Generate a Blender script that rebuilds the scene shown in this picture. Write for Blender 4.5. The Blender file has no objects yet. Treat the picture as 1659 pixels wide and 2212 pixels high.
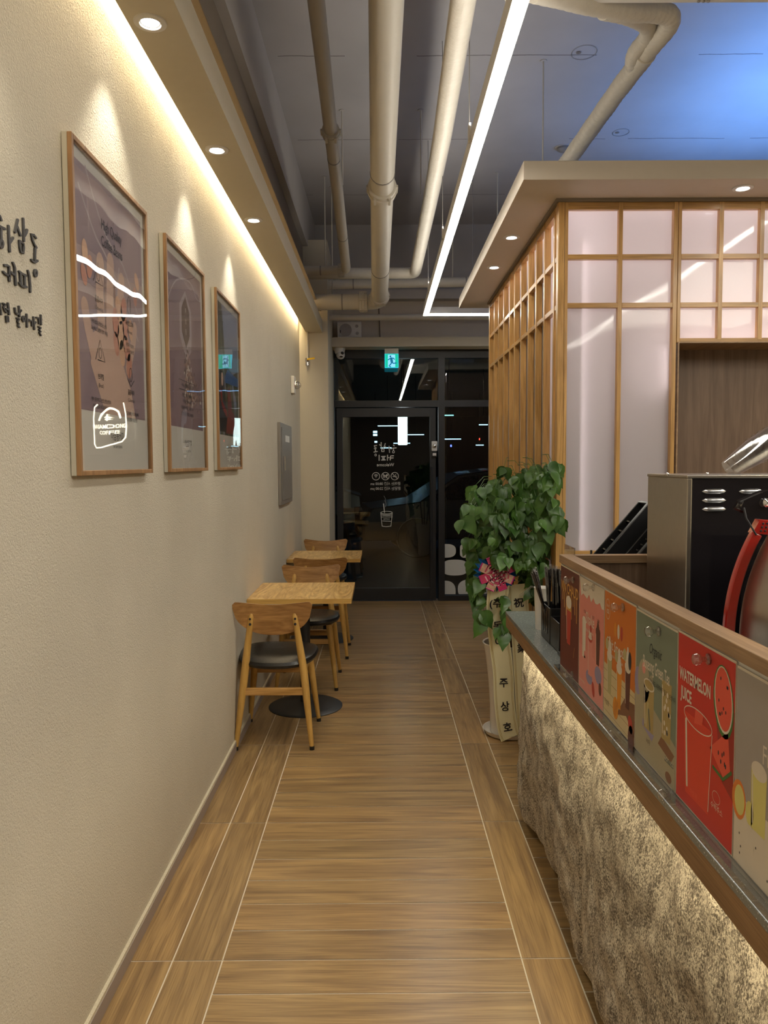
import bpy, math, random
from mathutils import Vector, Matrix, noise
random.seed(7)
PI = math.pi
S = bpy.context.scene
COL = S.collection
# ------------------------------------------------------------------ camera
F = 1660.0
CAMZ = 1.49
def _axes(p, y, r):
    f = Vector((math.sin(y)*math.cos(p), math.cos(y)*math.cos(p), -math.sin(p)))
    rt = Vector((math.cos(y), -math.sin(y), 0)); up = rt.cross(f)
    return math.cos(r)*rt+math.sin(r)*up, -math.sin(r)*rt+math.cos(r)*up, f
RT, UP, FW = _axes(math.radians(3.5484), math.radians(0.168), math.radians(-0.30))
cam = bpy.data.cameras.new('camera'); cam.sensor_fit = 'HORIZONTAL'; cam.sensor_width = 36
cam.lens = 36*F/1659; cam.clip_start = 0.02; cam.clip_end = 200
cam.shift_x = 0.0006; cam.shift_y = -0.0012
co = bpy.data.objects.new('camera', cam); COL.objects.link(co)
co.matrix_world = Matrix(((RT.x, UP.x, -FW.x, 0), (RT.y, UP.y, -FW.y, 0), (RT.z, UP.z, -FW.z, CAMZ), (0, 0, 0, 1)))
S.camera = co
def ray(px, py):
    return RT*((px-828.54)/F) + UP*((1104.0-py)/F) + FW
def onY(px, py, Y): d = ray(px, py); return Vector((0, 0, CAMZ)) + d*(Y/d.y)
def onX(px, py, X): d = ray(px, py); return Vector((0, 0, CAMZ)) + d*(X/d.x)
def onZ(px, py, Z): d = ray(px, py); return Vector((0, 0, CAMZ)) + d*((Z-CAMZ)/d.z)
# ------------------------------------------------------------------ view, world
S.view_settings.view_transform = 'Standard'; S.view_settings.look = 'None'
S.view_settings.exposure = 0.0; S.view_settings.gamma = 1; S.view_settings.use_curve_mapping = False
S.cycles.use_denoising = True; S.cycles.caustics_reflective = False; S.cycles.caustics_refractive = False
S.cycles.sample_clamp_indirect = 4; S.cycles.max_bounces = 8; S.cycles.transparent_max_bounces = 16
W = bpy.data.worlds.new('night'); S.world = W; W.use_nodes = True
W.node_tree.nodes['Background'].inputs[0].default_value = (0.012, 0.02, 0.04, 1)
W.node_tree.nodes['Background'].inputs[1].default_value = 0.25
P_SHOP = 120
P_UP = 24
P_LED = 34.0       # suspended line light emission
P_COVE = 6.5       # W per metre-ish of cove
P_SPOT = 20.0
P_KIOSK = 9.0
P_COUNTER = 7.5
P_BLUE = 40.0
WARM = (1.0, 0.80, 0.50); WHITE = (1.0, 0.94, 0.78)
def area(name, loc, rot, sx, sy, power, color, parent=None, spread=180):
    l = bpy.data.lights.new(name, 'AREA'); l.shape = 'RECTANGLE'; l.size = sx; l.size_y = sy
    l.energy = power; l.color = color; l.spread = math.radians(spread)
    o = bpy.data.objects.new(name, l); COL.objects.link(o)
    o.rotation_euler = rot; o.location = loc
    if parent: o.parent = parent; o.location = Vector(loc)-parent.location
    return o
# cove strip above the left soffit, washing down the wall
area('cove_light', (-0.742, 3.3, 2.86), (0, 0, 0), 0.03, 8.0, P_COVE*8.0, WARM)
# strip under the counter edge
area('counter_light', (0.535, 1.6, 0.80), (0, math.radians(15), 0), 0.012, 3.1, P_COUNTER, (1, .82, .50))
# blue sign glow bouncing on the slab above the kiosk
area('blue_wash', (2.95, 5.2, 3.02), (math.radians(180), math.radians(-4), 0), 1.2, 1.8, P_BLUE, (.15, .38, 1.0), None, 150)
# added fill out of view, standing in for the rest of the shop's lights
area('shop_fill', (3.2, 0.2, 3.0), (0, 0, 0), 1.6, 3.0, P_SHOP, WHITE)
area('ceiling_fill', (.405, 2.4, 2.885), (PI, 0, 0), .04, 9.0, P_UP, (1, .94, .84))  # added upward fill that brightens the slab over the line light
# ------------------------------------------------------------------ materials
def newmat(name):
    m = bpy.data.materials.new(name); m.use_nodes = True
    return m, m.node_tree, m.node_tree.nodes['Principled BSDF']
def N(t, ty, **kw):
    n = t.nodes.new(ty)
    for k, v in kw.items(): setattr(n, k, v)
    return n
def srgb(h):
    h = h.lstrip('#'); c = [int(h[i:i+2], 16)/255 for i in (0, 2, 4)]
    return tuple((x/12.92 if x <= .04045 else ((x+.055)/1.055)**2.4) for x in c)
_mc = {}
def flat(name, col, rough=.5, metal=0, emit=0, spec=None, coat=0, var=0, vscale=30, bump=0, bscale=200):
    if name in _mc: return _mc[name]
    m, t, b = newmat(name)
    if isinstance(col, str): col = srgb(col)
    c4 = (*col, 1)
    b.inputs['Base Color'].default_value = c4; b.inputs['Roughness'].default_value = rough
    b.inputs['Metallic'].default_value = metal
    if coat: b.inputs['Coat Weight'].default_value = coat; b.inputs['Coat Roughness'].default_value = .08
    if spec is not None: b.inputs['Specular IOR Level'].default_value = spec
    tc = N(t, 'ShaderNodeTexCoord')
    nz = N(t, 'ShaderNodeTexNoise'); nz.inputs['Scale'].default_value = vscale; nz.inputs['Detail'].default_value = 4
    t.links.new(tc.outputs['Object'], nz.inputs['Vector'])
    v = max(var, .03)
    mx = N(t, 'ShaderNodeMix', data_type='RGBA')
    mx.inputs['A'].default_value = tuple(x*(1-v) for x in col)+(1,)
    mx.inputs['B'].default_value = tuple(min(1, x*(1+v)) for x in col)+(1,)
    t.links.new(nz.outputs['Fac'], mx.inputs['Factor']); t.links.new(mx.outputs['Result'], b.inputs['Base Color'])
    if emit:
        b.inputs['Emission Color'].default_value = c4; b.inputs['Emission Strength'].default_value = emit
    if bump:
        n2 = N(t, 'ShaderNodeTexNoise'); n2.inputs['Scale'].default_value = bscale; n2.inputs['Detail'].default_value = 3
        t.links.new(tc.outputs['Object'], n2.inputs['Vector'])
        bp = N(t, 'ShaderNodeBump'); bp.inputs['Strength'].default_value = bump; bp.inputs['Distance'].default_value = .01
        t.links.new(n2.outputs['Fac'], bp.inputs['Height']); t.links.new(bp.outputs['Normal'], b.inputs['Normal'])
    _mc[name] = m
    return m
def wood(name, c1, c2, axis=0, scale=6, rough=.45, stretch=14, dist=1.5, coat=0, attr=None, fine=.5):
    """grain running along axis"""
    m, t, b = newmat(name)
    c1 = srgb(c1) if isinstance(c1, str) else c1; c2 = srgb(c2) if isinstance(c2, str) else c2
    mp = N(t, 'ShaderNodeMapping')
    if attr:
        tc = N(t, 'ShaderNodeAttribute', attribute_name=attr); t.links.new(tc.outputs['Vector'], mp.inputs['Vector'])
    else:
        tc = N(t, 'ShaderNodeTexCoord'); t.links.new(tc.outputs['Object'], mp.inputs['Vector'])
    sc = [scale*stretch/4]*3; sc[axis] = scale/4
    mp.inputs['Scale'].default_value = sc
    n1 = N(t, 'ShaderNodeTexNoise'); n1.inputs['Scale'].default_value = 1.0; n1.inputs['Detail'].default_value = 5; n1.inputs['Distortion'].default_value = dist
    t.links.new(mp.outputs['Vector'], n1.inputs['Vector'])
    mp2 = N(t, 'ShaderNodeMapping'); s2 = [scale*stretch*3]*3; s2[axis] = scale*1.2; mp2.inputs['Scale'].default_value = s2
    t.links.new((tc.outputs['Vector'] if attr else tc.outputs['Object']), mp2.inputs['Vector'])
    n2 = N(t, 'ShaderNodeTexNoise'); n2.inputs['Scale'].default_value = 1.0; n2.inputs['Detail'].default_value = 3
    t.links.new(mp2.outputs['Vector'], n2.inputs['Vector'])
    rp = N(t, 'ShaderNodeValToRGB'); rp.color_ramp.elements[0].position = .32; rp.color_ramp.elements[1].position = .68
    rp.color_ramp.elements[0].color = (*c2, 1); rp.color_ramp.elements[1].color = (*c1, 1)
    t.links.new(n1.outputs['Fac'], rp.inputs['Fac'])
    mx = N(t, 'ShaderNodeMix', data_type='RGBA', blend_type='MULTIPLY'); mx.inputs['Factor'].default_value = fine
    rp2 = N(t, 'ShaderNodeValToRGB'); rp2.color_ramp.elements[0].position = .35; rp2.color_ramp.elements[1].position = .55
    rp2.color_ramp.elements[0].color = (.55, .5, .45, 1); rp2.color_ramp.elements[1].color = (1, 1, 1, 1)
    t.links.new(n2.outputs['Fac'], rp2.inputs['Fac'])
    t.links.new(rp.outputs['Color'], mx.inputs['A']); t.links.new(rp2.outputs['Color'], mx.inputs['B'])
    out = mx.outputs['Result']
    if attr:
        ta = N(t, 'ShaderNodeAttribute', attribute_name='tone')
        m2 = N(t, 'ShaderNodeMix', data_type='RGBA', blend_type='MULTIPLY'); m2.inputs['Factor'].default_value = 1
        t.links.new(out, m2.inputs['A']); t.links.new(ta.outputs['Color'], m2.inputs['B']); out = m2.outputs['Result']
    t.links.new(out, b.inputs['Base Color'])
    b.inputs['Roughness'].default_value = rough
    if coat: b.inputs['Coat Weight'].default_value = coat; b.inputs['Coat Roughness'].default_value = .15
    bp = N(t, 'ShaderNodeBump'); bp.inputs['Strength'].default_value = .12; bp.inputs['Distance'].default_value = .002
    t.links.new(n2.outputs['Fac'], bp.inputs['Height']); t.links.new(bp.outputs['Normal'], b.inputs['Normal'])
    return m
def glass(name, tint=(1, 1, 1), ior=1.5, rough=0.0, bump=0, thick=1.0, minrefl=0.0):
    m, t, b = newmat(name); t.nodes.remove(b)
    tr = N(t, 'ShaderNodeBsdfTransparent'); tr.inputs[0].default_value = (*tint, 1)
    gl = N(t, 'ShaderNodeBsdfGlossy'); gl.inputs['Roughness'].default_value = rough
    ge = N(t, 'ShaderNodeNewGeometry'); dt = N(t, 'ShaderNodeVectorMath', operation='DOT_PRODUCT')
    t.links.new(ge.outputs['Normal'], dt.inputs[0]); t.links.new(ge.outputs['Incoming'], dt.inputs[1])
    ab = N(t, 'ShaderNodeMath', operation='ABSOLUTE'); t.links.new(dt.outputs['Value'], ab.inputs[0])
    om = N(t, 'ShaderNodeMath', operation='SUBTRACT'); om.inputs[0].default_value = 1; t.links.new(ab.outputs[0], om.inputs[1])
    pw = N(t, 'ShaderNodeMath', operation='POWER'); pw.inputs[1].default_value = 5; t.links.new(om.outputs[0], pw.inputs[0])
    r0 = ((ior-1)/(ior+1))**2
    fr = N(t, 'ShaderNodeMath', operation='MULTIPLY_ADD'); fr.inputs[1].default_value = 1-r0; fr.inputs[2].default_value = r0; t.links.new(pw.outputs[0], fr.inputs[0])
    ad = N(t, 'ShaderNodeMath', operation='MULTIPLY_ADD'); ad.use_clamp = True; ad.inputs[1].default_value = thick; ad.inputs[2].default_value = minrefl
    t.links.new(fr.outputs[0], ad.inputs[0])
    mx = N(t, 'ShaderNodeMixShader'); t.links.new(ad.outputs[0], mx.inputs[0])
    t.links.new(tr.outputs[0], mx.inputs[1]); t.links.new(gl.outputs[0], mx.inputs[2])
    t.links.new(mx.outputs[0], t.nodes['Material Output'].inputs['Surface'])
    if bump:
        tc = N(t, 'ShaderNodeTexCoord'); nz = N(t, 'ShaderNodeTexNoise'); nz.inputs['Scale'].default_value = 3.5; nz.inputs['Detail'].default_value = 1
        t.links.new(tc.outputs['Object'], nz.inputs['Vector'])
        bp = N(t, 'ShaderNodeBump'); bp.inputs['Strength'].default_value = bump; bp.inputs['Distance'].default_value = .01
        t.links.new(nz.outputs['Fac'], bp.inputs['Height'])
        t.links.new(bp.outputs['Normal'], gl.inputs['Normal'])
    return m
def emis(name, col, st):
    m, t, b = newmat(name); b.inputs['Base Color'].default_value = (*col, 1)
    b.inputs['Emission Color'].default_value = (*col, 1); b.inputs['Emission Strength'].default_value = st
    return m
def stucco():
    m, t, b = newmat('stucco')
    tc = N(t, 'ShaderNodeTexCoord')
    n1 = N(t, 'ShaderNodeTexNoise'); n1.inputs['Scale'].default_value = 190; n1.inputs['Detail'].default_value = 3; n1.inputs['Distortion'].default_value = .6
    n2 = N(t, 'ShaderNodeTexNoise'); n2.inputs['Scale'].default_value = 14; n2.inputs['Detail'].default_value = 4
    n3 = N(t, 'ShaderNodeTexNoise'); n3.inputs['Scale'].default_value = 1.6; n3.inputs['Detail'].default_value = 3
    for n in (n1, n2, n3): t.links.new(tc.outputs['Object'], n.inputs['Vector'])
    ad = N(t, 'ShaderNodeMath', operation='MULTIPLY_ADD'); ad.inputs[1].default_value = .6
    t.links.new(n2.outputs['Fac'], ad.inputs[0]); t.links.new(n1.outputs['Fac'], ad.inputs[2])
    bp = N(t, 'ShaderNodeBump'); bp.inputs['Strength'].default_value = .75; bp.inputs['Distance'].default_value = .005
    t.links.new(ad.outputs[0], bp.inputs['Height']); t.links.new(bp.outputs['Normal'], b.inputs['Normal'])
    rp = N(t, 'ShaderNodeValToRGB'); e = rp.color_ramp.elements
    e[0].position = .3; e[0].color = (.56, .51, .41, 1); e[1].position = .7; e[1].color = (.63, .575, .465, 1)
    t.links.new(n3.outputs['Fac'], rp.inputs['Fac']); t.links.new(rp.outputs['Color'], b.inputs['Base Color'])
    b.inputs['Roughness'].default_value = .75
    return m
def granite():
    m, t, b = newmat('granite')
    tc = N(t, 'ShaderNodeTexCoord')
    mp = N(t, 'ShaderNodeMapping'); mp.inputs['Scale'].default_value = (1, 1, .75); mp.inputs['Rotation'].default_value = (.5, 0, 0)
    t.links.new(tc.outputs['Object'], mp.inputs['Vector'])
    n1 = N(t, 'ShaderNodeTexNoise'); n1.inputs['Scale'].default_value = 230; n1.inputs['Detail'].default_value = 4; n1.inputs['Roughness'].default_value = .7
    n2 = N(t, 'ShaderNodeTexNoise'); n2.inputs['Scale'].default_value = 22; n2.inputs['Detail'].default_value = 3
    for n in (n1, n2): t.links.new(mp.outputs['Vector'], n.inputs['Vector'])
    ad = N(t, 'ShaderNodeMath', operation='MULTIPLY_ADD'); ad.inputs[1].default_value = .35
    t.links.new(n2.outputs['Fac'], ad.inputs[0]); t.links.new(n1.outputs['Fac'], ad.inputs[2])
    rp = N(t, 'ShaderNodeValToRGB'); e = rp.color_ramp.elements
    e[0].position = .56; e[0].color = (.085, .070, .055, 1); e[1].position = .76; e[1].color = (.58, .53, .44, 1)
    k = e.new(.63); k.color = (.19, .165, .135, 1); k = e.new(.685); k.color = (.37, .33, .27, 1)
    t.links.new(ad.outputs[0], rp.inputs['Fac']); t.links.new(rp.outputs['Color'], b.inputs['Base Color'])
    bp = N(t, 'ShaderNodeBump'); bp.inputs['Strength'].default_value = .6; bp.inputs['Distance'].default_value = .006
    t.links.new(n1.outputs['Fac'], bp.inputs['Height']); t.links.new(bp.outputs['Normal'], b.inputs['Normal'])
    b.inputs['Roughness'].default_value = .6
    return m
def speckle(name, c1, c2, scale, lo, hi, rough):
    m, t, b = newmat(name); tc = N(t, 'ShaderNodeTexCoord')
    n1 = N(t, 'ShaderNodeTexNoise'); n1.inputs['Scale'].default_value = scale; n1.inputs['Detail'].default_value = 2
    t.links.new(tc.outputs['Object'], n1.inputs['Vector'])
    rp = N(t, 'ShaderNodeValToRGB'); e = rp.color_ramp.elements
    e[0].position = lo; e[0].color = (*srgb(c1), 1); e[1].position = hi; e[1].color = (*srgb(c2), 1)
    t.links.new(n1.outputs['Fac'], rp.inputs['Fac']); t.links.new(rp.outputs['Color'], b.inputs['Base Color'])
    b.inputs['Roughness'].default_value = rough
    return m
def frosted():
    m, t, b = newmat('frosted_acrylic')
    b.inputs['Base Color'].default_value = (.56, .54, .56, 1); b.inputs['Roughness'].default_value = .05
    b.inputs['Coat Weight'].default_value = .3
    tc = N(t, 'ShaderNodeTexCoord'); nz = N(t, 'ShaderNodeTexNoise'); nz.inputs['Scale'].default_value = 1.6; nz.inputs['Detail'].default_value = 1
    t.links.new(tc.outputs['Object'], nz.inputs['Vector'])
    bp = N(t, 'ShaderNodeBump'); bp.inputs['Strength'].default_value = .5; bp.inputs['Distance'].default_value = .02
    t.links.new(nz.outputs['Fac'], bp.inputs['Height']); t.links.new(bp.outputs['Normal'], b.inputs['Normal'])
    tl = N(t, 'ShaderNodeBsdfTranslucent'); tl.inputs[0].default_value = (.90, .85, .86, 1)
    mx = N(t, 'ShaderNodeMixShader'); mx.inputs[0].default_value = .5
    t.links.new(b.outputs[0], mx.inputs[1]); t.links.new(tl.outputs[0], mx.inputs[2])
    t.links.new(mx.outputs[0], t.nodes['Material Output'].inputs['Surface'])
    return m
def leafmat():
    m, t, b = newmat('leaf')
    tc = N(t, 'ShaderNodeTexCoord'); nz = N(t, 'ShaderNodeTexNoise'); nz.inputs['Scale'].default_value = 9; nz.inputs['Detail'].default_value = 2
    t.links.new(tc.outputs['Object'], nz.inputs['Vector'])
    rp = N(t, 'ShaderNodeValToRGB'); e = rp.color_ramp.elements
    e[0].position = .3; e[0].color = (.022, .070, .010, 1); e[1].position = .75; e[1].color = (.085, .19, .028, 1)
    t.links.new(nz.outputs['Fac'], rp.inputs['Fac']); t.links.new(rp.outputs['Color'], b.inputs['Base Color'])
    b.inputs['Roughness'].default_value = .38; b.inputs['Subsurface Weight'].default_value = 0
    return m
MT = dict(
    stucco=stucco(), granite=granite(), frosted=frosted(), leaf=leafmat(),
    plaster=flat('plaster', (.60, .54, .42), .8, bump=.05, bscale=60, var=.02, vscale=3),
    soffit=flat('soffit_paint', (.60, .545, .43), .75, bump=.03, bscale=80),
    upper=flat('upper_shade_brown', (.22, .18, .14), .85, var=.1, vscale=4),  # brown carries the shade above the soffit; reused on other dark parts
    slab=None,
    beam=flat('beam_paint', (.46, .43, .40), .85, var=.1, vscale=3, bump=.1, bscale=20),
    cream=flat('cream_paint', (.66, .59, .46), .55, var=.04),
    pipe=flat('pipe_paint', (.56, .52, .44), .5, var=.05, vscale=8, bump=.05, bscale=30),
    wrap=flat('pipe_wrap', (.60, .56, .48), .5, var=.08, vscale=12, bump=.35, bscale=40),
    white=flat('white_plastic', (.74, .72, .68), .35),
    cornice=flat('cornice_paint', (.60, .53, .44), .6),
    lattice=wood('lattice_pine', '#d2a565', '#b08548', 2, 5, .35, 10, 2.0, coat=.2),
    latticeh=wood('lattice_pine_rail', '#cc9f60', '#ab8044', 0, 5, .35, 10, 2.0, coat=.2),
    latticey=wood('lattice_pine_side_rail', '#cc9f60', '#ab8044', 1, 5, .35, 10, 2.0, coat=.2),
    laminate=wood('brown_laminate', '#7d6450', '#67503e', 2, 9, .5, 16, .6, fine=.35),
    caprail=wood('cap_laminate', '#a98a68', '#8b6e50', 1, 8, .45, 16, .8),
    edgeband=wood('counter_edge_laminate', '#9c7a56', '#806140', 1, 8, .5, 16, .8),
    oak=wood('chair_ash', '#d0a65c', '#b98f48', 2, 5, .38, 9, 1.5, coat=.15, fine=.3),
    backwood=wood('chair_back_veneer', '#b98d56', '#8c6236', 0, 7, .4, 7, 3.5, coat=.1, fine=.35),
    tabletop=wood('table_ash', '#e6c27c', '#ab7f3e', 1, 7, .3, 5, 5.5, coat=.25, fine=.35),
    tableedge=wood('table_edge', '#d6ae62', '#be9450', 0, 8, .4, 14, .5),
    frame=wood('frame_oak', '#b08a60', '#8d6742', 2, 10, .45, 12, .8),
    framep=flat('frame_side', '#b5b0a2', .5),
    leather=flat('black_leather', (.010, .010, .010), .28, bump=.12, bscale=120),
    blackmetal=flat('black_metal', (.014, .014, .015), .45),
    blackplastic=flat('black_plastic', (.012, .012, .013), .3),
    gloss=flat('gloss_black', (.012, .010, .012), .12, coat=.5),
    frameblk=flat('window_frame_black', (.018, .018, .020), .4),
    steel=flat('brushed_steel', (.56, .50, .42), .28, 1, var=.06, vscale=60),
    chrome=flat('chrome', (.8, .8, .82), .12, 1),
    louvre=flat('louvre_steel', (.72, .72, .74), .25, 1),
    red=flat('red_enamel', (.42, .018, .012), .18, coat=.6),
    grey=flat('grey_metal', (.28, .26, .24), .4, .3),
    terrazzo=speckle('terrazzo', '#777c7a', '#c2c4c0', 260, .62, .70, .18),
    base=flat('baseboard_vinyl', (.33, .27, .235), .5),
    caulk=flat('caulk', (.62, .56, .42), .7, bump=.4, bscale=120),
    grout=flat('grout', (.72, .65, .52), .8),
    floor=wood('floor_tile', '#a98b5e', '#7f6545', 0, 5.5, .30, 14, 1.6, attr='gv', fine=.55),
    led=emis('line_light_diffuser', (1.0, .95, .84), P_LED),
    lens=emis('downlight_lens', (.92, .96, 1.0), 14),
    winglass=glass('window_glass', (.80, .85, .83), 1.5, 0, thick=1.25, minrefl=.02),
    picglass=glass('picture_glass', (1, 1, 1), 1.5, 0, bump=.12, thick=.9, minrefl=.01),
    clear=glass('clear_acrylic', (.93, .93, .93), 1.5, .02, thick=1.8, minrefl=.10),
    cupclear=glass('clear_cup_plastic', (.93, .93, .93), 1.5, .05, thick=1.0, minrefl=.03),
    pot=flat('white_ceramic', (.70, .66, .60), .25, coat=.2),
    soil=flat('soil', (.03, .02, .015), .9, bump=.6, bscale=60),
    bark=flat('bark', (.13, .08, .045), .8, bump=.4, bscale=60),
    sash=flat('sash_satin', (.82, .78, .52), .45),
    ink=flat('black_ink', (.012, .010, .014), .6),
    letter=flat('dark_letter', (.035, .032, .032), .55),
    decal=flat('white_decal', (.62, .62, .58), .6),
    gold=flat('gold_line', (.42, .28, .05), .4),
    asphalt=flat('asphalt', (.03, .03, .035), .7),
)
def slabmat():
    m, t, b = newmat('ceiling_slab_paint'); tc = N(t, 'ShaderNodeTexCoord')
    n1 = N(t, 'ShaderNodeTexNoise'); n1.inputs['Scale'].default_value = 1.5; n1.inputs['Detail'].default_value = 5
    t.links.new(tc.outputs['Object'], n1.inputs['Vector'])
    rp = N(t, 'ShaderNodeValToRGB'); e = rp.color_ramp.elements
    e[0].position = .3; e[0].color = (.40, .38, .37, 1); e[1].position = .7; e[1].color = (.47, .45, .44, 1)
    t.links.new(n1.outputs['Fac'], rp.inputs['Fac'])
    # formwork joints across the slab, slightly chipped
    sx = N(t, 'ShaderNodeSeparateXYZ'); t.links.new(tc.outputs['Object'], sx.inputs[0])
    nn = N(t, 'ShaderNodeTexNoise'); nn.inputs['Scale'].default_value = 5; nn.inputs['Detail'].default_value = 6
    t.links.new(tc.outputs['Object'], nn.inputs['Vector'])
    a = N(t, 'ShaderNodeMath', operation='MULTIPLY_ADD'); a.inputs[1].default_value = .03; t.links.new(nn.outputs['Fac'], a.inputs[0]); t.links.new(sx.outputs['Y'], a.inputs[2])
    p = N(t, 'ShaderNodeMath', operation='PINGPONG'); p.inputs[1].default_value = .61; t.links.new(a.outputs[0], p.inputs[0])
    c = N(t, 'ShaderNodeMath', operation='LESS_THAN'); c.inputs[1].default_value = .004; t.links.new(p.outputs[0], c.inputs[0])
    g = N(t, 'ShaderNodeMath', operation='GREATER_THAN'); g.inputs[1].default_value = .5; t.links.new(n1.outputs['Fac'], g.inputs[0])
    mm = N(t, 'ShaderNodeMath', operation='MULTIPLY'); t.links.new(c.outputs[0], mm.inputs[0]); t.links.new(g.outputs[0], mm.inputs[1])
    mx = N(t, 'ShaderNodeMix', data_type='RGBA'); mx.inputs['B'].default_value = (.14, .12, .11, 1)
    t.links.new(mm.outputs[0], mx.inputs['Factor']); t.links.new(rp.outputs['Color'], mx.inputs['A'])
    t.links.new(mx.outputs['Result'], b.inputs['Base Color']); b.inputs['Roughness'].default_value = .6
    return m
MT['slab'] = slabmat()
# ------------------------------------------------------------------ mesh helpers
def frame_of(d):
    d = d.normalized(); a = Vector((0, 0, 1)) if abs(d.z) < .9 else Vector((1, 0, 0))
    u = d.cross(a).normalized(); return u, d.cross(u)
class MB:
    def __init__(s): s.v = []; s.f = []; s.m = []; s.mats = []
    def mi(s, m):
        m = MT[m] if isinstance(m, str) else m
        if m not in s.mats: s.mats.append(m)
        return s.mats.index(m)
    def add(s, vs, fs, m):
        o = len(s.v); k = s.mi(m); s.v += [tuple(x) for x in vs]
        for f in fs: s.f.append([i+o for i in f]); s.m.append(k)
        return s
    def box(s, x0, x1, y0, y1, z0, z1, m):
        vs = [(x, y, z) for z in (z0, z1) for y in (y0, y1) for x in (x0, x1)]
        return s.add(vs, [(0, 2, 3, 1), (4, 5, 7, 6), (0, 1, 5, 4), (2, 6, 7, 3), (0, 4, 6, 2), (1, 3, 7, 5)], m)
    def bar(s, p0, p1, w, d, m, up=None):
        p0 = Vector(p0); p1 = Vector(p1); u, v = frame_of(p1-p0)
        if up is not None:
            v = Vector(up); u = (p1-p0).normalized().cross(v).normalized(); v = u.cross((p1-p0).normalized())
        vs = [p+u*a*w/2+v*b*d/2 for p in (p0, p1) for a, b in ((-1, -1), (1, -1), (1, 1), (-1, 1))]
        return s.add(vs, [(0, 1, 2, 3), (7, 6, 5, 4), (0, 4, 5, 1), (1, 5, 6, 2), (2, 6, 7, 3), (3, 7, 4, 0)], m)
    def tube(s, pts, r, m, n=12, cap=True, sq=1.0):
        pts = [Vector(p) for p in pts]; R = r if isinstance(r, (list, tuple)) else [r]*len(pts)
        rings = []; u = None
        for i, p in enumerate(pts):
            d = (pts[min(i+1, len(pts)-1)]-pts[max(i-1, 0)]).normalized()
            if u is None: u, w = frame_of(d)
            else: u = (u-d*u.dot(d)).normalized(); w = d.cross(u)
            rings.append([p+(u*math.cos(2*PI*k/n)+w*math.sin(2*PI*k/n)*sq)*R[i] for k in range(n)])
        vs = [q for rg in rings for q in rg]; fs = []
        for i in range(len(pts)-1):
            for k in range(n): fs.append((i*n+k, i*n+(k+1) % n, (i+1)*n+(k+1) % n, (i+1)*n+k))
        if cap: fs += [tuple(range(n-1, -1, -1)), tuple(range((len(pts)-1)*n, len(pts)*n))]
        return s.add(vs, fs, m)
    def lathe(s, prof, c, m, n=32, axis='z', sx=1, sy=1, cap=True):
        c = Vector(c); vs = []; fs = []
        for r, h in prof:
            for k in range(n):
                a = 2*PI*k/n; q = (r*math.cos(a)*sx, r*math.sin(a)*sy, h)
                if axis == 'x': q = (q[2], q[0], q[1])
                if axis == 'y': q = (q[0], q[2], q[1])
                vs.append(c+Vector(q))
        for i in range(len(prof)-1):
            for k in range(n): fs.append((i*n+k, i*n+(k+1) % n, (i+1)*n+(k+1) % n, (i+1)*n+k))
        if cap and prof[0][0] > 1e-6: fs.append(tuple(range(n-1, -1, -1)))
        if cap and prof[-1][0] > 1e-6: fs.append(tuple(range((len(prof)-1)*n, len(prof)*n)))
        return s.add(vs, fs, m)
    def ball(s, c, r, m, n=14, sc=(1, 1, 1)):
        c = Vector(c); vs = []; fs = []; h = n//2
        for i in range(h+1):
            t = PI*i/h
            for k in range(n):
                a = 2*PI*k/n; vs.append(c+Vector((r*math.sin(t)*math.cos(a)*sc[0], r*math.sin(t)*math.sin(a)*sc[1], r*math.cos(t)*sc[2])))
        for i in range(h):
            for k in range(n): fs.append((i*n+k, (i+1)*n+k, (i+1)*n+(k+1) % n, i*n+(k+1) % n))
        return s.add(vs, fs, m)
    def build(s, name, parent=None, smooth=False, bevel=0, weld=True):
        me = bpy.data.meshes.new(name); off = parent.location if parent else Vector((0, 0, 0))
        me.from_pydata([tuple(Vector(v)-off) for v in s.v], [], s.f); me.validate()
        for m in s.mats: me.materials.append(m)
        if len(me.polygons) == len(s.m):
            me.polygons.foreach_set('material_index', s.m)
        if smooth:
            me.polygons.foreach_set('use_smooth', [True]*len(me.polygons))
            try: me.set_sharp_from_angle(angle=math.radians(40))
            except Exception: pass
        o = bpy.data.objects.new(name, me); COL.objects.link(o); o.parent = parent
        if bevel:
            b = o.modifiers.new('bevel', 'BEVEL'); b.width = bevel; b.segments = 2; b.limit_method = 'ANGLE'
        return o
def tag(o, label=None, cat=None, group=None, kind=None):
    if label: o['label'] = label
    if cat: o['category'] = cat
    if group: o['group'] = group
    if kind: o['kind'] = kind
    return o
def empty(name, loc, label=None, cat=None, group=None, kind=None):
    o = bpy.data.objects.new(name, None); COL.objects.link(o); o.location = Vector(loc); o.empty_display_size = .05
    return tag(o, label, cat, group, kind)
def struct(o): o['kind'] = 'structure'; return o
def copy_tree(o, parent=None):
    c = o.copy(); COL.objects.link(c); c.parent = parent
    for ch in list(o.children): copy_tree(ch, c)
    return c
_tx = {}
def text_mesh(s, bold=0):
    k = (s, bold)
    if k not in _tx:
        cu = bpy.data.curves.new('t', 'FONT'); cu.body = s; cu.size = 1; cu.resolution_u = 3; cu.align_x = 'CENTER'; cu.offset = bold
        o = bpy.data.objects.new('t', cu); COL.objects.link(o)
        me = bpy.data.meshes.new_from_object(o)
        _tx[k] = ([tuple(v.co) for v in me.vertices], [tuple(p.vertices) for p in me.polygons])
        bpy.data.objects.remove(o); bpy.data.curves.remove(cu); bpy.data.meshes.remove(me)
    return _tx[k]
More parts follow.
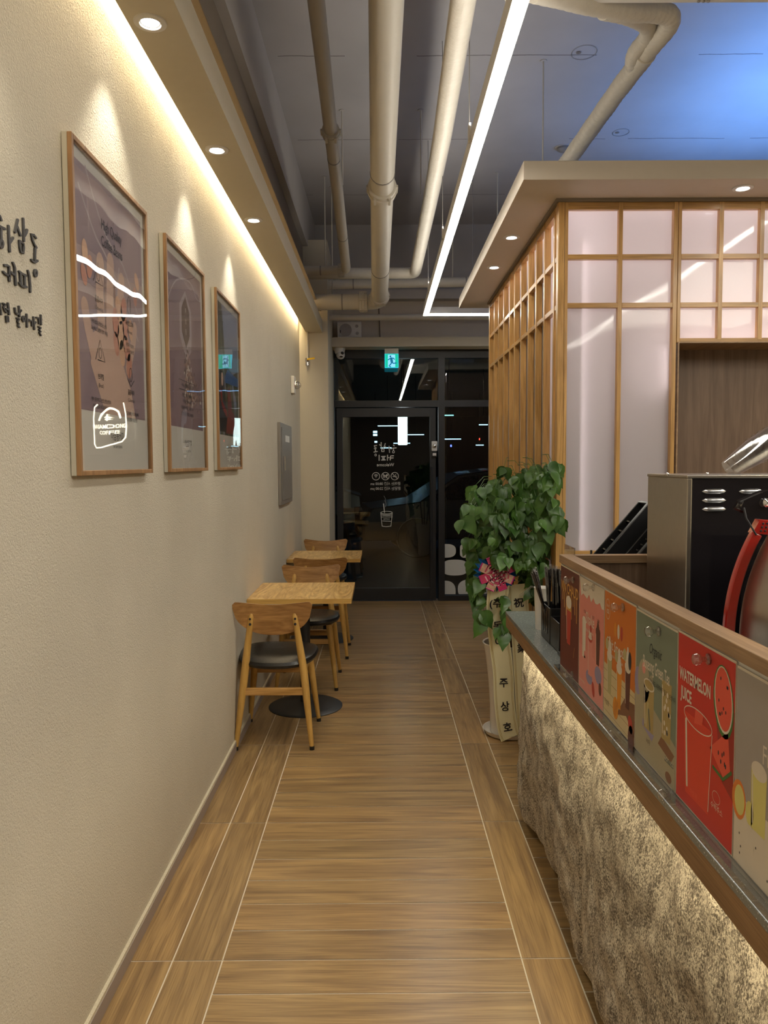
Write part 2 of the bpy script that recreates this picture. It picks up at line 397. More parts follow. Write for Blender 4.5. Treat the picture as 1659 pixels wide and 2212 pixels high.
class D2:
    """flat artwork drawn in a plane of the place: o origin, u right, v up, n towards the viewer side"""
    def __init__(s, mb, o, u, v, n, eps=.0004): s.b = mb; s.o = Vector(o); s.u = Vector(u); s.v = Vector(v); s.n = Vector(n); s.e = eps
    def P(s, x, y, l=0): return s.o+s.u*x+s.v*y+s.n*(l*s.e)
    def poly(s, pts, m, l=1): s.b.add([s.P(x, y, l) for x, y in pts], [tuple(range(len(pts)))], m)
    def rect(s, x0, y0, x1, y1, m, l=1): s.poly([(x0, y0), (x1, y0), (x1, y1), (x0, y1)], m, l)
    def disc(s, x, y, rx, ry, m, l=1, n=24, a0=0, a1=2*PI, rot=0):
        pts = []
        for i in range(n):
            a = a0+(a1-a0)*i/(n if abs(a1-a0-2*PI) < 1e-6 else n-1); p = (rx*math.cos(a), ry*math.sin(a))
            pts.append((x+p[0]*math.cos(rot)-p[1]*math.sin(rot), y+p[0]*math.sin(rot)+p[1]*math.cos(rot)))
        s.poly(pts, m, l)
    def ring(s, x, y, rx, ry, w, m, l=1, n=28, depth=0):
        s.stroke([(x+rx*math.cos(2*PI*i/n), y+ry*math.sin(2*PI*i/n)) for i in range(n+1)], w, m, l, depth, round_=False)
    def text(s, t, x, y, size, m, l=2, xs=1.0, mir=1, bold=0, shear=0):
        vs, fs = text_mesh(t, bold)
        s.b.add([s.P(x+mir*(vx*xs+vy*shear)*size, y+vy*size, l) for vx, vy, _ in vs], fs, m)
    def stroke(s, pts, w, m, l=1, depth=0, round_=True, ay=1.0):
        pts = [Vector((p[0], p[1])) for p in pts]; k = len(pts); L = []; R_ = []
        ws = w if isinstance(w, (list, tuple)) else [w]*k
        for i, p in enumerate(pts):
            d = pts[min(i+1, k-1)]-pts[max(i-1, 0)]
            if d.length < 1e-9: d = Vector((1, 0))
            d.normalize(); nn = Vector((-d.y, d.x*ay))*ws[i]/2; L.append(p+nn); R_.append(p-nn)
        out = []
        for i in range(k-1):
            q = [L[i], L[i+1], R_[i+1], R_[i]]
            out.append([(a.x, a.y) for a in q])
        if round_:
            for i in (0, k-1):
                out.append([(pts[i].x+ws[i]/2*math.cos(2*PI*j/10), pts[i].y+ay*ws[i]/2*math.sin(2*PI*j/10)) for j in range(10)])
        for j, q in enumerate(out):
            if not depth: s.poly(q, m, l+.01*j)
            else:
                n = len(q); vs = [s.o+s.u*x+s.v*y for x, y in q]+[s.o+s.u*x+s.v*y+s.n*(depth+.00002*j) for x, y in q]
                fs = [tuple(range(n)), tuple(range(n, 2*n))]+[(i, (i+1) % n, n+(i+1) % n, n+i) for i in range(n)]
                s.b.add(vs, fs, m)
# ================================================================== ROOM
XL = -0.772; XR = 4.6; YB = -3.0; YW = 8.30; ZC = 3.98; ZS = 2.735
# floor: grout bed with every wood-look tile a raised quad of the one mesh
def floor():
    vs = [(XL-.2, YB, -.0015), (XR, YB, -.0015), (XR, YW+.1, -.0015), (XL-.2, YW+.1, -.0015)]; fs = [(0, 1, 2, 3)]; mi = [0]
    gv = [(0, 0, 0)]*4; tn = [(1, 1, 1, 1)]*4
    g = .0021
    def tile(x0, x1, y0, y1, turn):
        o = len(vs); r = (random.random()*40, random.random()*40, random.random()*40); k = .90+random.random()*.2
        w = 1+random.uniform(-.03, .03)
        for x, y in ((x0+g, y0+g), (x1-g, y0+g), (x1-g, y1-g), (x0+g, y1-g)):
            vs.append((x, y, 0)); lx, ly = (y, x) if turn else (x, y)
            gv.append((lx+r[0], ly+r[1], r[2])); tn.append((k*w, k, k/w, 1))
        fs.append((o, o+1, o+2, o+3)); mi.append(1)
    y = 2.225-.148*36
    while y < YW:
        tile(-.485, .415, y, min(y+.148, YW+.1), False)
        x = .565
        while x < XR: tile(x, min(x+.9, XR), y, min(y+.148, YW+.1), False); x += .9
        y += .148
    y = 2.225-.8885*6
    while y < YW:
        for a, b in ((XL-.06, -.635), (-.635, -.485), (.415, .565)): tile(a, b, y, min(y+.8885, YW+.1), True)
        y += .8885
    me = bpy.data.meshes.new('floor'); me.from_pydata(vs, [], fs)
    me.materials.append(MT['grout']); me.materials.append(MT['floor'])
    me.polygons.foreach_set('material_index', mi)
    a = me.attributes.new('gv', 'FLOAT_VECTOR', 'POINT'); a.data.foreach_set('vector', [c for p in gv for c in p])
    a = me.attributes.new('tone', 'FLOAT_COLOR', 'POINT'); a.data.foreach_set('color', [c for p in tn for c in p])
    o = bpy.data.objects.new('floor', me); COL.objects.link(o); struct(o)
floor()
struct(MB().box(XL-.2, XR+.1, YB-.1, YW+.1, ZC, ZC+.15, 'slab').build('ceiling'))
struct(MB().box(XL-.15, XL, YB, YW+.1, 0, 2.757, 'stucco').build('wall_left'))
b = MB().box(XL-.15, XL, YB, YW+.1, 2.757, 2.95, 'plaster').box(XL-.15, -.73, YB, YW+.1, 2.95, 3.54, 'upper')
struct(b.build('wall_left_upper'))
struct(MB().box(XL-.15, -.68, YB, YW+.1, 3.54, ZC-.001, 'beam').build('trim_1'))
struct(MB().box(XR, XR+.1, YB, YW+.1, 0, ZC, 'plaster').build('wall_right'))
struct(MB().box(XL-.2, XR+.1, YB-.1, YB, 0, ZC, flat('dark_back_wall', (.07, .055, .045), .7)).build('wall_back'))
struct(MB().box(XL, XL+.012, YB, 7.4, 0, .045, 'base').box(XL, XL+.010, YB, 7.4, .045, .054, 'caulk').build('baseboard_left'))
# column beside the shop front, beam over it
struct(MB().box(XL-.05, -.5, 7.4, YW+.1, 0, 3.6, 'plaster').build('wall_pillar'))
b = MB().box(-.5, XR, 8.02, YW+.1, 2.695, 2.79, 'soffit')
b.box(-.5, XR, 8.25, YW+.15, 2.79, ZC, 'cornice'); b.box(-.68, XR, 8.12, 8.25, 3.20, 3.30, 'beam'); b.box(-.68, XR, 8.20, 8.25, 3.30, ZC, 'slab')
struct(b.build('wall_end'))
# left soffit with an outer edge
b = MB().box(-.708, -.55, YB, 7.4, ZS, ZS+.115, 'soffit')
b.box(-.742+.004, -.708, YB, 7.4, ZS+.075, ZS+.082, 'soffit'); b.box(-.73, -.56, YB, 7.4, ZS+.20, ZS+.205, 'upper')
struct(b.build('trim_2', bevel=.002))
# ------------------------------------------------------------------ downlights
def downlight_parts(root, power):
    r = .045
    MB().lathe([(.029, -.004), (.030, -.006), (r, -.004), (r+.001, 0), (r-.004, .002), (.029, .002), (.029, -.004)], root.location, 'white', 40, cap=False).build('trim_ring', root, True)
    MB().lathe([(.028, .0012), (.024, -.001), (.001, -.002)], root.location, 'lens', 28).build('lens', root, True)
    l = bpy.data.lights.new('downlight_beam', 'SPOT'); l.energy = power; l.spot_size = math.radians(78); l.spot_blend = .7; l.color = (1, .93, .78); l.shadow_soft_size = .022
    o = bpy.data.objects.new('downlight_beam', l); COL.objects.link(o); o.parent = root; o.location = (0, 0, -.012)
NTH = {2.25: 'above the hand poster', 3.13: 'above the middle poster', 4.01: 'furthest along the left soffit'}
for Y in (-1.27, -.39, .49, 1.37, 2.25, 3.13, 4.01):
    d = empty('downlight', (-.644, Y, ZS), 'round recessed downlight in the left soffit, '+NTH.get(Y, 'behind the viewer %s' % ('far', 'farther', 'near', 'nearest')[min(3, int((Y+1.3)/.88))]), 'downlight', 'downlights in the left soffit')
    downlight_parts(d, P_SPOT)
# ------------------------------------------------------------------ suspended line light
LX0, LX1, LZ, LY = .384, .427, 2.80, 6.94
led = empty('line_light', (.405, 3.0, LZ), 'long white suspended line light bending at a right angle by the door', 'light')
b = MB().box(LX0-.003, LX1+.003, -2.2, LY+.003, LZ+.004, LZ+.07, 'white').box(LX1, 2.6, LY-.043, LY+.003, LZ+.004, LZ+.07, 'white'); b.build('housing', led)
MB().box(LX0, LX1, -2.2, LY, LZ, LZ+.012, 'led').box(LX1, 2.6, LY-.043, LY, LZ, LZ+.012, 'led').build('diffuser', led)
led2 = empty('line_light', (2.12, .5, LZ), 'second suspended line light parallel to the first above the serving area', 'light')
MB().box(2.097, 2.143, -2.2, 3.2, LZ+.004, LZ+.07, 'white').build('housing', led2); MB().box(2.10, 2.14, -2.2, 3.2, LZ, LZ+.012, 'led').build('diffuser', led2)
for Y in (-1, 1, 3): MB().tube([(2.12, Y, LZ+.07), (2.12, Y, ZC-.003)], .0022, 'grey', 6).build('suspension_wire', led2)
for Y in (1.9, 3.3, 4.7, 6.1): 
    MB().box(LX0-.012, LX0-.003, Y-.02, Y+.02, LZ+.03, LZ+.10, 'white').build('bracket', led)
    MB().tube([(LX0-.008, Y, LZ+.08), (LX0-.008, Y, ZC-.003)], .0022, 'grey', 6).build('suspension_wire', led)
MB().box(.80, .84, LY-.03, LY-.01, LZ+.07, LZ+.10, 'white').build('bracket', led)
MB().tube([(.82, LY-.02, LZ+.08), (.82, LY-.02, ZC-.003)], .0022, 'grey', 6).build('suspension_wire', led)
# ------------------------------------------------------------------ pipes
def pipe(name, pts, r, mat, label, collars=(), clips=(), cat='pipe', n=20):
    pts = [Vector(p) for p in pts]
    e = empty(name, pts[0], label, cat)
    # round the elbows
    out = [pts[0]]
    for i in range(1, len(pts)-1):
        a, c, d = pts[i-1], pts[i], pts[i+1]; k = min(r*1.6, (c-a).length*.45, (d-c).length*.45)
        p0 = c+(a-c).normalized()*k; p1 = c+(d-c).normalized()*k
        for t in (0, .25, .5, .75, 1): out.append(p0*(1-t)**2+c*2*t*(1-t)+p1*t*t)
    out.append(pts[-1])
    MB().tube(out, r, mat, n).build('pipe_run', e, True)
    for i, t, w, rr in collars:
        a, c = pts[i], pts[i+1]; p = a.lerp(c, t); d = (c-a).normalized(); m = MB()
        m.tube([p-d*w, p-d*w*.9, p-d*w*.3, p-d*w*.25, p+d*w*.25, p+d*w*.3, p+d*w*.9, p+d*w], [r*1.04, r*rr, r*rr, r*rr*1.07, r*rr*1.07, r*rr, r*rr, r*1.04], mat, 24)
        u, v = frame_of(d)
        for k in range(6):
            q = p+(u*math.cos(k*PI/3)+v*math.sin(k*PI/3))*r*rr*1.04; m.bar(q-d*w*.8, q+d*w*.8, .014, .014, mat)
        m.build('coupling', e, True)
    for i, t in clips:
        a, c = pts[i], pts[i+1]; p = a.lerp(c, t); d = (c-a).normalized()
        m = MB().tube([p-d*.006, p+d*.006], r*1.035, 'grey', 24); m.build('clamp', e, True)
    return e
Pn = onY(836, -60, 2.95); Pf = onY(820, 652, 6.95)
p = pipe('drain_pipe', [Pn+(Pn-Pf)*.6, Pf, Vector((-.67, Pf.y, Pf.z))], .070, 'pipe', 'thick cream drain pipe running down the middle of the ceiling', [(0, .652, .05, 1.2), (0, .975, .04, 1.15), (1, .22, .04, 1.2)], [(0, .62), (0, .87), (1, .5)])
Sn = onY(676, -60, 3.4); Sf = onY(748, 584, 6.85)
pipe('waste_pipe', [Sn+(Sn-Sf)*.6, Sf, Vector((-.67, Sf.y, Sf.z))], .040, 'pipe', 'thinner cream waste pipe left of the thick drain pipe', [(0, .60, .035, 1.28), (1, .12, .03, 1.25)], [(0, .655), (0, .87), (1, .6)])
Rn = onY(1010, -60, 2.85); Rm = onY(957, 285, 4.1); Rf = onY(897, 590, 7.1)
pipe('insulated_pipe', [Rn+(Rn-Rm)*1.2, Rn, Rm, onY(928, 440, 5.35), Rf, Vector((-.67, Rf.y, Rf.z))], .050, 'wrap', 'insulated cream pipe between the thick drain pipe and the line light')
a = onY(660, 615, 7.55); c = onY(1140, 606, 7.55)
pipe('insulated_pipe', [(-.67, 7.55, a.z), (1.75, 7.55, c.z)], .047, 'wrap', 'horizontal wrapped pipe crossing behind the drain pipe near the end wall', [], [(0, .17), (0, .62)])
a = onY(900, 685, 7.7)
pipe('sprinkler_pipe', [(-.52, 7.7, a.z), (2.4, 7.7, a.z)], .031, 'pipe', 'slim cream pipe crossing above the wall speaker, lowest of the crossing pipes')
def hanger(px, py0, Y, py1, k, lab):
    t = onY(px, py0, Y); bt = onY(px, py1, Y); e = empty('hanger_rod', (t.x, Y, ZC), lab, 'hanger', 'ceiling hanger rods')
    MB().lathe([(.022, -.004), (.022, 0), (.001, 0)], (t.x, Y, ZC), 'beam', 12).build('ceiling_plate', e, True)
    MB().tube([(t.x, Y, ZC), (t.x, Y, bt.z)], .005, 'pipe', 8).build('rod', e, True)
for px, py0, py1, lab in ((739, 262, 400, 'painted hanger rod beside the thin waste pipe'), (909, 262, 420, 'painted hanger rod between drain pipe and insulated pipe'),
                          (1174, 163, 364, 'tall painted rod dropping from the blue lit slab right of the line light'), (1075, 391, 500, 'short painted rod above the kiosk cornice edge')):
    Y = (ZC-CAMZ)*F/(1001-py0); hanger(px, py0, Y, py1, 0, lab)
for px, Y, py1, lab in ((701, 6.85, 590, 'hanger strap holding the waste pipe elbow'), (716, 7.1, 640, 'hanger strap holding the drain pipe branch'), (978, 7.55, 612, 'hanger strap carrying the wrapped crossing pipe')):
    hanger(px, 400, Y, py1, 1, lab)
# cable on the end wall
a = onY(818, 660, 8.235); c = onY(821, 733, 8.235)
tag(MB().tube([(a.x, 8.24, a.z+.1), (a.x, 8.24, a.z), (c.x, 8.24, c.z)], .007, 'upper', 8).build('cable_conduit', None, True), 'thin conduit running down the end wall beside the speaker', 'conduit')
# wrapped forked refrigerant line under the slab
a0 = onY(1190, 400, 4.75); a1 = onY(1335, 195, 3.75); a2 = onY(1398, 112, 3.42); a3 = onY(1462, 38, 3.2); a4 = onY(1350, 28, 3.1); a5 = onY(1150, -22, 2.86)
fk = empty('duct_pipe', a0, 'cream tape-wrapped forked duct pipe against the blue lit slab', 'pipe')
def ringed(path, r):
    o = []; rr = []; n = 0
    for i in range(len(path)-1):
        L = (path[i+1]-path[i]).length; k = max(2, int(L/.012))
        for j in range(k): o.append(path[i].lerp(path[i+1], j/k)); rr.append(r*(1+.025*math.sin(n*1.9)+.02*math.sin(n*.37))); n += 1
    return o, rr
def bez(p, n=12):
    out = []
    for i in range(len(p)-2):
        q0 = p[i] if i == 0 else (p[i]+p[i+1])/2; q2 = p[i+2] if i == len(p)-3 else (p[i+1]+p[i+2])/2
        for j in range(n): t = j/n; out.append(q0*(1-t)**2+p[i+1]*2*t*(1-t)+q2*t*t)
    return out+[p[-1]]
o_, r_ = ringed([a0, a1, a2], .045); MB().tube(o_, r_, 'wrap', 18).build('trunk_run', fk, True)
o_, r_ = ringed(bez([a1.lerp(a2, .7), a2, a3, a4.lerp(a3, .6)+Vector((0, 0, .02)), a4, a5], 8), .040); MB().tube(o_, r_, 'wrap', 18).build('branch_run', fk, True)
o_, r_ = ringed(bez([a1.lerp(a2, .6), onY(1362, 120, 3.45), onY(1408, 75, 3.35), onY(1388, 36, 3.2), onY(1300, 20, 3.05)], 8), .036); MB().tube(o_, r_, 'wrap', 18).build('branch_run', fk, True)
# ceiling cassette whose far edge peeks in
aY = onZ(1350, 9, 3.2).y; aYl = aY
ac = empty('air_conditioner', (1.05, 2.25, 3.2), 'pale ceiling cassette air conditioner at the top right edge', 'air conditioner')
MB().box(.47, 1.75, aY-1.2, aY, 3.2, 3.24, 'white').build('grille_panel', ac, bevel=.01)
MB().box(.57, 1.65, aY-1.1, aY-.1, 3.24, 3.5, 'white').build('body', ac)
bb = MB()
for k in range(3): bb.ball((1.19+.018*k, aY-.02, 3.199), .006, 'grey')
bb.build('indicator', ac)
# round patches on the slab
for px, py, r, lab in ((1262, 113, .075, 'round painted-over patch on the slab left of the forked duct'), (1341, 286, .06, 'round painted-over patch on the slab right of the duct')):
    q = onZ(px, py, ZC); e = empty('ceiling_patch', q, lab, 'ceiling patch')
    m = MB(); D2(m, q+Vector((0, 0, -.002)), (1, 0, 0), (0, 1, 0), (0, 0, -1)).ring(0, 0, r, r*1.1, .004, 'grey'); m.build('rim', e)
    MB().lathe([(.016, -.003), (.001, -.004)], q+Vector((-r*.45, 0, 0)), 'upper', 14).build('hole', e)
q = onZ(1218, 318, ZC); e = empty('smoke_detector', q, 'round grey detector on the slab behind the wrapped duct', 'detector')
MB().lathe([(.055, 0), (.055, -.02), (.03, -.035), (.001, -.037)], q, 'grey', 20).build('body', e, True); MB().lathe([(.068, 0), (.066, -.006), (.05, -.006)], q, 'beam', 20).build('base', e, True)
# ================================================================== SHOP FRONT
Yf = 8.30
def fx(px): return onY(px, 1000, Yf).x
def fz(py): return onY(830, py, Yf).z
Z0 = 0.0; ZT = 2.69
x0, xm0, xm1 = fx(720), fx(946.5), fx(960)
zt0, zt1 = fz(880), fz(866)
b = MB(); fy0, fy1 = Yf-.05, Yf+.05
xr = 3.4
b.box(-.5, x0+.02, fy0, fy1, 0, ZT, 'frameblk').box(xm0, xm1, fy0, fy1, 0, ZT, 'frameblk').box(xr, xr+.05, fy0, fy1, 0, ZT, 'frameblk')
b.box(2.2, 2.26, fy0+.002, fy1-.002, 0, ZT, 'frameblk')
b.box(-.5, xr, fy0+.001, fy1-.001, fz(775), ZT+.01, 'frameblk').box(-.5, xr, fy0+.003, fy1-.003, zt0, zt1, 'frameblk').box(xm1, xr, fy0+.003, fy1-.003, 0, .055, 'frameblk')
w = struct(b.build('window_frame'))
struct(MB().box(x0, xm0, Yf-.004, Yf+.004, zt1, ZT-.03, 'winglass').build('window_1'))
struct(MB().box(xm1, 2.2, Yf-.004, Yf+.004, zt1, ZT-.03, 'winglass').build('window_2'))
struct(MB().box(xm1, 2.2, Yf-.004, Yf+.004, .05, zt0, 'winglass').build('window_3'))
struct(MB().box(xr, XR, fy0, fy1, 0, ZT, 'plaster').build('wall_end_right'))
# door leaf
dx0, dx1, gx0, gx1 = fx(728), fx(941), fx(741), fx(928); dzt, gzt, gzb = fz(882), fz(901), fz(1269)
door = empty('door_1', ((dx0+dx1)/2, Yf-.02, 0)); struct(door)
b = MB().box(dx0, gx0, Yf-.045, Yf, .012, dzt, 'frameblk').box(gx1, dx1, Yf-.045, Yf, .012, dzt, 'frameblk')
b.box(gx0, gx1, Yf-.044, Yf-.001, gzt, dzt, 'frameblk').box(gx0, gx1, Yf-.044, Yf-.001, .012, gzb, 'frameblk')
b.build('door_frame', door, bevel=.002)
MB().box(gx0, gx1, Yf-.026, Yf-.018, gzb, gzt, 'winglass').build('door_glass', door)
MB().tube([(gx1+.012, Yf-.08, .45), (gx1+.012, Yf-.08, 1.45)], .012, 'frameblk', 12).box(gx1+.006, gx1+.018, Yf-.08, Yf-.045, .5, .52, 'frameblk').box(gx1+.006, gx1+.018, Yf-.08, Yf-.045, 1.38, 1.4, 'frameblk').build('door_pull', door, True)
# digital lock
lk = empty('door_lock', (fx(937.5), Yf-.045, fz(970)), 'small white digital lock mounted on the black door stile', 'lock')
m = MB().box(fx(931.5), fx(943.5), Yf-.07, Yf-.045, fz(975), fz(954), 'white'); m.build('lock_body', lk, bevel=.006)
MB().lathe([(.020, 0), (.020, -.014), (.012, -.02), (.001, -.021)], (fx(937.5), Yf-.07, fz(964.5)), 'chrome', 20, 'y').build('thumb_turn', lk, True)
MB().box(fx(932), fx(943), Yf-.066, Yf-.045, fz(988), fz(976), 'blackplastic').build('keeper_box', lk, bevel=.003)
MB().box(fx(934), fx(941.5), Yf-.0675, Yf-.066, fz(985), fz(979.5), 'white').build('sticker', lk)
# ---- decals on the door glass, lettering faces the street so it reads mirrored from here
def dv(zx, zy, off=(780, 900), k=6.144): return (fx(off[0]+zx/k), fz(off[1]+zy/k))
Yd = Yf-.028
def decal_set(name, label, cat, fn):
    m = MB(); d = D2(m, (0, Yd, 0), (1, 0, 0), (0, 0, 1), (0, -1, 0), .0002); fn(d); o = m.build(name); tag(o, label, cat); o.parent = None; return o
def st(d, pts, w=.011, off=(780, 900), k=6.144, m='decal'): d.stroke([dv(a, b_, off, k) for a, b_ in pts], w, m)
def ell(cx, cy, rx, ry, n=16): return [(cx+rx*math.cos(2*PI*i/n), cy+ry*math.sin(2*PI*i/n)) for i in range(n+1)]
def f_logo(d):
    for p in ([(430, 380), (440, 388)], [(398, 430), (430, 418), (466, 416)], [(432, 420), (430, 450)], ell(430, 468, 13, 16),
              [(373, 395), (378, 475)], [(378, 430), (362, 422)],
              [(322, 358), (308, 400), (292, 420)], [(312, 388), (330, 412)], [(268, 345), (272, 425)], [(270, 395), (248, 372)], [(275, 432), (306, 432), (304, 464), (276, 464), (275, 432)],
              [(208, 382), (176, 386), (180, 402), (206, 418), (178, 424)], [(192, 424), (192, 462)], [(172, 470), (216, 462)], ell(194, 509, 12, 13),
              [(430, 520), (392, 522), (386, 575)], [(426, 548), (390, 550)], [(352, 512), (350, 580)], [(352, 545), (374, 545)],
              [(322, 528), (272, 530)], [(308, 530), (304, 572)], [(288, 530), (288, 572)], [(322, 574), (272, 576)], [(240, 512), (240, 580)]):
        st(d, p, .011 if len(p) < 12 else .007)
decal_set('door_logo_decal', 'white handwritten shop name decal on the glass door, mirrored', 'decal', f_logo)
def f_wel(d):
    x, z = dv(322, 658); d.text('Welcome', x, z, .047, 'decal', 1, 1, -1, .01)
decal_set('welcome_decal', 'small white welcome word decal on the glass door, mirrored', 'decal', f_wel)
def f_hours(d):
    x, z = dv(323, 906); d.text('문여는 시간 08:00 am', x, z, .040, 'decal', 1, .92, -1, .006)
    x, z = dv(323, 970); d.text('문닫는 시간 22:00 pm', x, z, .040, 'decal', 1, .92, -1, .006)
decal_set('opening_hours_decal', 'white two-line opening hours decal on the glass door, mirrored', 'decal', f_hours)
def icon(cx, inner, label):
    def g(d):
        x, z = dv(cx, 790); r = .0405; d.ring(x, z, r, r, .0065, 'decal'); inner(d, x, z, r)
    decal_set('door_icon_decal', label, 'decal', g).__setitem__('group', 'round icon decals on the door')
def ic_wifi(d, x, z, r):
    for q in (.25, .45, .65):
        d.stroke([(x+r*q*math.cos(a), z-r*.35+r*q*1.3*math.sin(a)) for a in [math.radians(45+i*10) for i in range(10)]], .005, 'decal')
    d.disc(x, z-r*.3, .004, .004, 'decal')
def ic_dog(d, x, z, r):
    d.stroke([(x-r*.45, z+r*.1), (x+r*.3, z+r*.05)], .014, 'decal'); d.disc(x+r*.42, z+r*.3, .011, .009, 'decal')
    for k in (-.45, -.25, .15, .35): d.stroke([(x+r*k, z), (x+r*(k-.03), z-r*.45)], .005, 'decal')
    d.stroke([(x-r*.5, z+r*.1), (x-r*.62, z+r*.4)], .004, 'decal'); d.stroke([(x-r*.68, z+r*.68), (x+r*.68, z-r*.68)], .006, 'decal')
def ic_smoke(d, x, z, r):
    d.rect(x-r*.55, z-r*.2, x+r*.35, z+r*.02, 'decal'); d.rect(x+r*.4, z-r*.2, x+r*.55, z+r*.02, 'decal')
    d.stroke([(x+r*.2, z+r*.15), (x+r*.1, z+r*.35), (x+r*.3, z+r*.5)], .005, 'decal'); d.stroke([(x-r*.68, z+r*.68), (x+r*.68, z-r*.68)], .006, 'decal')
icon(197, ic_wifi, 'white round wireless symbol decal, first of three on the door')
icon(322, ic_dog, 'white round no dogs symbol decal, middle of three on the door')
icon(446, ic_smoke, 'white round no smoking symbol decal beside the no dogs one')
def f_cup(d):
    for p, w in (([(257, 1270), (275, 1452)], .006), ([(411, 1275), (392, 1452)], .006), (ell(335, 1272, 76, 17, 24), .006), ([(258, 1288), (300, 1302), (370, 1302), (410, 1290)], .005),
                 ([(275, 1450), (330, 1458), (392, 1450)], .006), ([(270, 1308), (402, 1312)], .004), ([(282, 1382), (392, 1386)], .007), ([(295, 1155), (308, 1272)], .009),
                 ([(318, 1120), (330, 1160), (318, 1200)], .002), ([(300, 1050), (322, 1090), (312, 1120)], .002)): st(d, p, w)
    x, z = dv(335, 1338); d.text('HASAMDONG', x, z, .020, 'decal', 1, 1, -1); x, z = dv(335, 1365); d.text('COFFEE', x, z, .020, 'decal', 1, 1, -1)
decal_set('cup_decal', 'white outline drawing of a takeaway cup with straw on the door', 'decal', f_cup)
# white blobs on the fixed pane
def f_blob(pts):
    def g(d): d.poly([(fx(600+a/3.252), fz(640+c/3.252)) for a, c in pts], 'decal')
    return g
Yd = Yf-.0065
def oval(cx, cy, rx, ry, x0=1173, p=2.6):
    o = []
    for i in range(32):
        a = 2*PI*i/32; c_, s_ = math.cos(a), math.sin(a)
        x = cx+rx*abs(c_)**(2/p)*(1 if c_ > 0 else -1); y = cy+ry*abs(s_)**(2/p)*(1 if s_ > 0 else -1); o.append((max(x, x0), y))
    return o
for pts, lab in ((oval(1180, 1790, 72, 48), 'white pebble shape decal on the side pane, top beside the door'), (oval(1318, 1790, 42, 50, 1280), 'white pebble shape decal on the side pane, top beside the plant'),
                 (oval(1245, 1908, 95, 56), 'wide white pebble shape decal in the middle of the side pane'), (oval(1170, 2080, 80, 80), 'white pebble shape decal at the bottom corner of the side pane'),
                 (oval(1370, 2060, 105, 70, 1265), 'large white pebble shape decal at the bottom behind the plant')):
    pts = [(x, min(y, 2095)) for x, y in pts]
    decal_set('pane_decal', lab, 'decal', f_blob(pts))
# ---- neon sign hung in the window behind the kiosk
ns = empty('neon_sign', (1.31, 8.22, 1.9), 'white neon house shaped sign hanging in the shop window', 'neon sign')
MT['neon'] = emis('neon_tube', (1.0, .93, .72), 7)
def nz(px, py):
    # sign point seen in the picture glass of the nearest poster
    q = onY(px, py, 8.2); return Vector((-1.38-q.x, 8.21, q.z))
k_ = 5.53
def npth(pts): return [nz(180+a/k_, 640+c/k_) for a, c in pts]
m = MB()
for p in ([(318, 1280), (270, 1320), (235, 1450), (228, 1620), (235, 1760), (265, 1808), (350, 1800), (480, 1760), (590, 1745), (640, 1690), (655, 1560), (640, 1400), (605, 1265)], ):
    m.tube(npth(p), .007, 'neon', 8)
m.build('outline_tube', ns, True)
m = MB().tube(npth([(330, 1475), (370, 1400), (450, 1330), (520, 1370), (552, 1450)]), .011, 'neon', 8); m.build('roof_tube', ns, True)
m = MB()
for p in ([(440, 1400), (440, 1480)], [(412, 1440), (440, 1425), (462, 1445)], [(420, 1465), (440, 1450), (460, 1465)]): m.tube(npth(p), .006, 'neon', 6)
m.build('flower_tube', ns, True)
c0 = nz(180+435/k_, 640+1570/k_); c1 = nz(180+415/k_, 640+1620/k_); m = MB()
d = D2(m, c0+Vector((0, -.01, 0)), (-1, 0, 0), (0, 0, 1), (0, -1, 0)); d.text('HASAMDONG', 0, 0, .060, 'neon', 0, 1, 1, .01); m.build('letter_tube', ns)
m = MB(); D2(m, c0+Vector((0, -.01, 0)), (-1, 0, 0), (0, 0, 1), (0, -1, 0)).text('COFFEE', .01, -.062, .054, 'neon', 0, 1, 1, .01); m.build('letter_tube', ns)
MB().box(1.16, 1.66, 8.222, 8.226, 1.60, 2.2, 'clear').build('backing_panel', ns)
# ---- exit sign
ex = empty('exit_sign', (fx(846), 8.12, 2.69), 'green lit running man exit sign hanging above the door', 'exit sign')
def ex_(px): return onY(px, 780, 8.1).x
def ez_(py): return onY(846, py, 8.1).z
MB().box(ex_(831), ex_(861), 8.105, 8.14, ez_(764), ez_(752.5), 'white').build('housing', ex)
MT['exg'] = emis('exit_green', (.0, .45, .30), 1.1); MT['exw'] = emis('exit_white', (.25, .70, .90), 1.0); MT['exd'] = emis('exit_dark', (0, .16, .32), .8); MT['exb'] = emis('exit_edge', (.03, .60, .80), 1.0)
MB().box(ex_(831), ex_(861), 8.11, 8.135, ez_(794), ez_(764), 'exb').build('light_box', ex, bevel=.003)
m = MB(); d = D2(m, (0, 8.109, 0), (1, 0, 0), (0, 0, 1), (0, -1, 0), .0004)
def e2(zx, zy): return (ex_(700+zx/8.295), ez_(690+zy/8.295))
d.poly([e2(1095, 855), e2(1328, 855), e2(1328, 618), e2(1095, 618)], 'exg', 1); d.poly([e2(1145, 850), e2(1275, 850), e2(1275, 630), e2(1145, 630)], 'exw', 2)
hx, hz = e2(1190, 660); d.disc(hx, hz, .010, .010, 'exd', 3)
for p, w in (([(1205, 700), (1215, 760)], .022), ([(1150, 720), (1175, 705), (1205, 690), (1245, 692), (1260, 715)], .009), ([(1215, 765), (1195, 800), (1165, 830), (1190, 848)], .010), ([(1215, 760), (1240, 785), (1290, 780)], .010)):
    d.stroke([e2(*q) for q in p], w*1.25, 'exd', 4)
m.build('pictogram', ex)
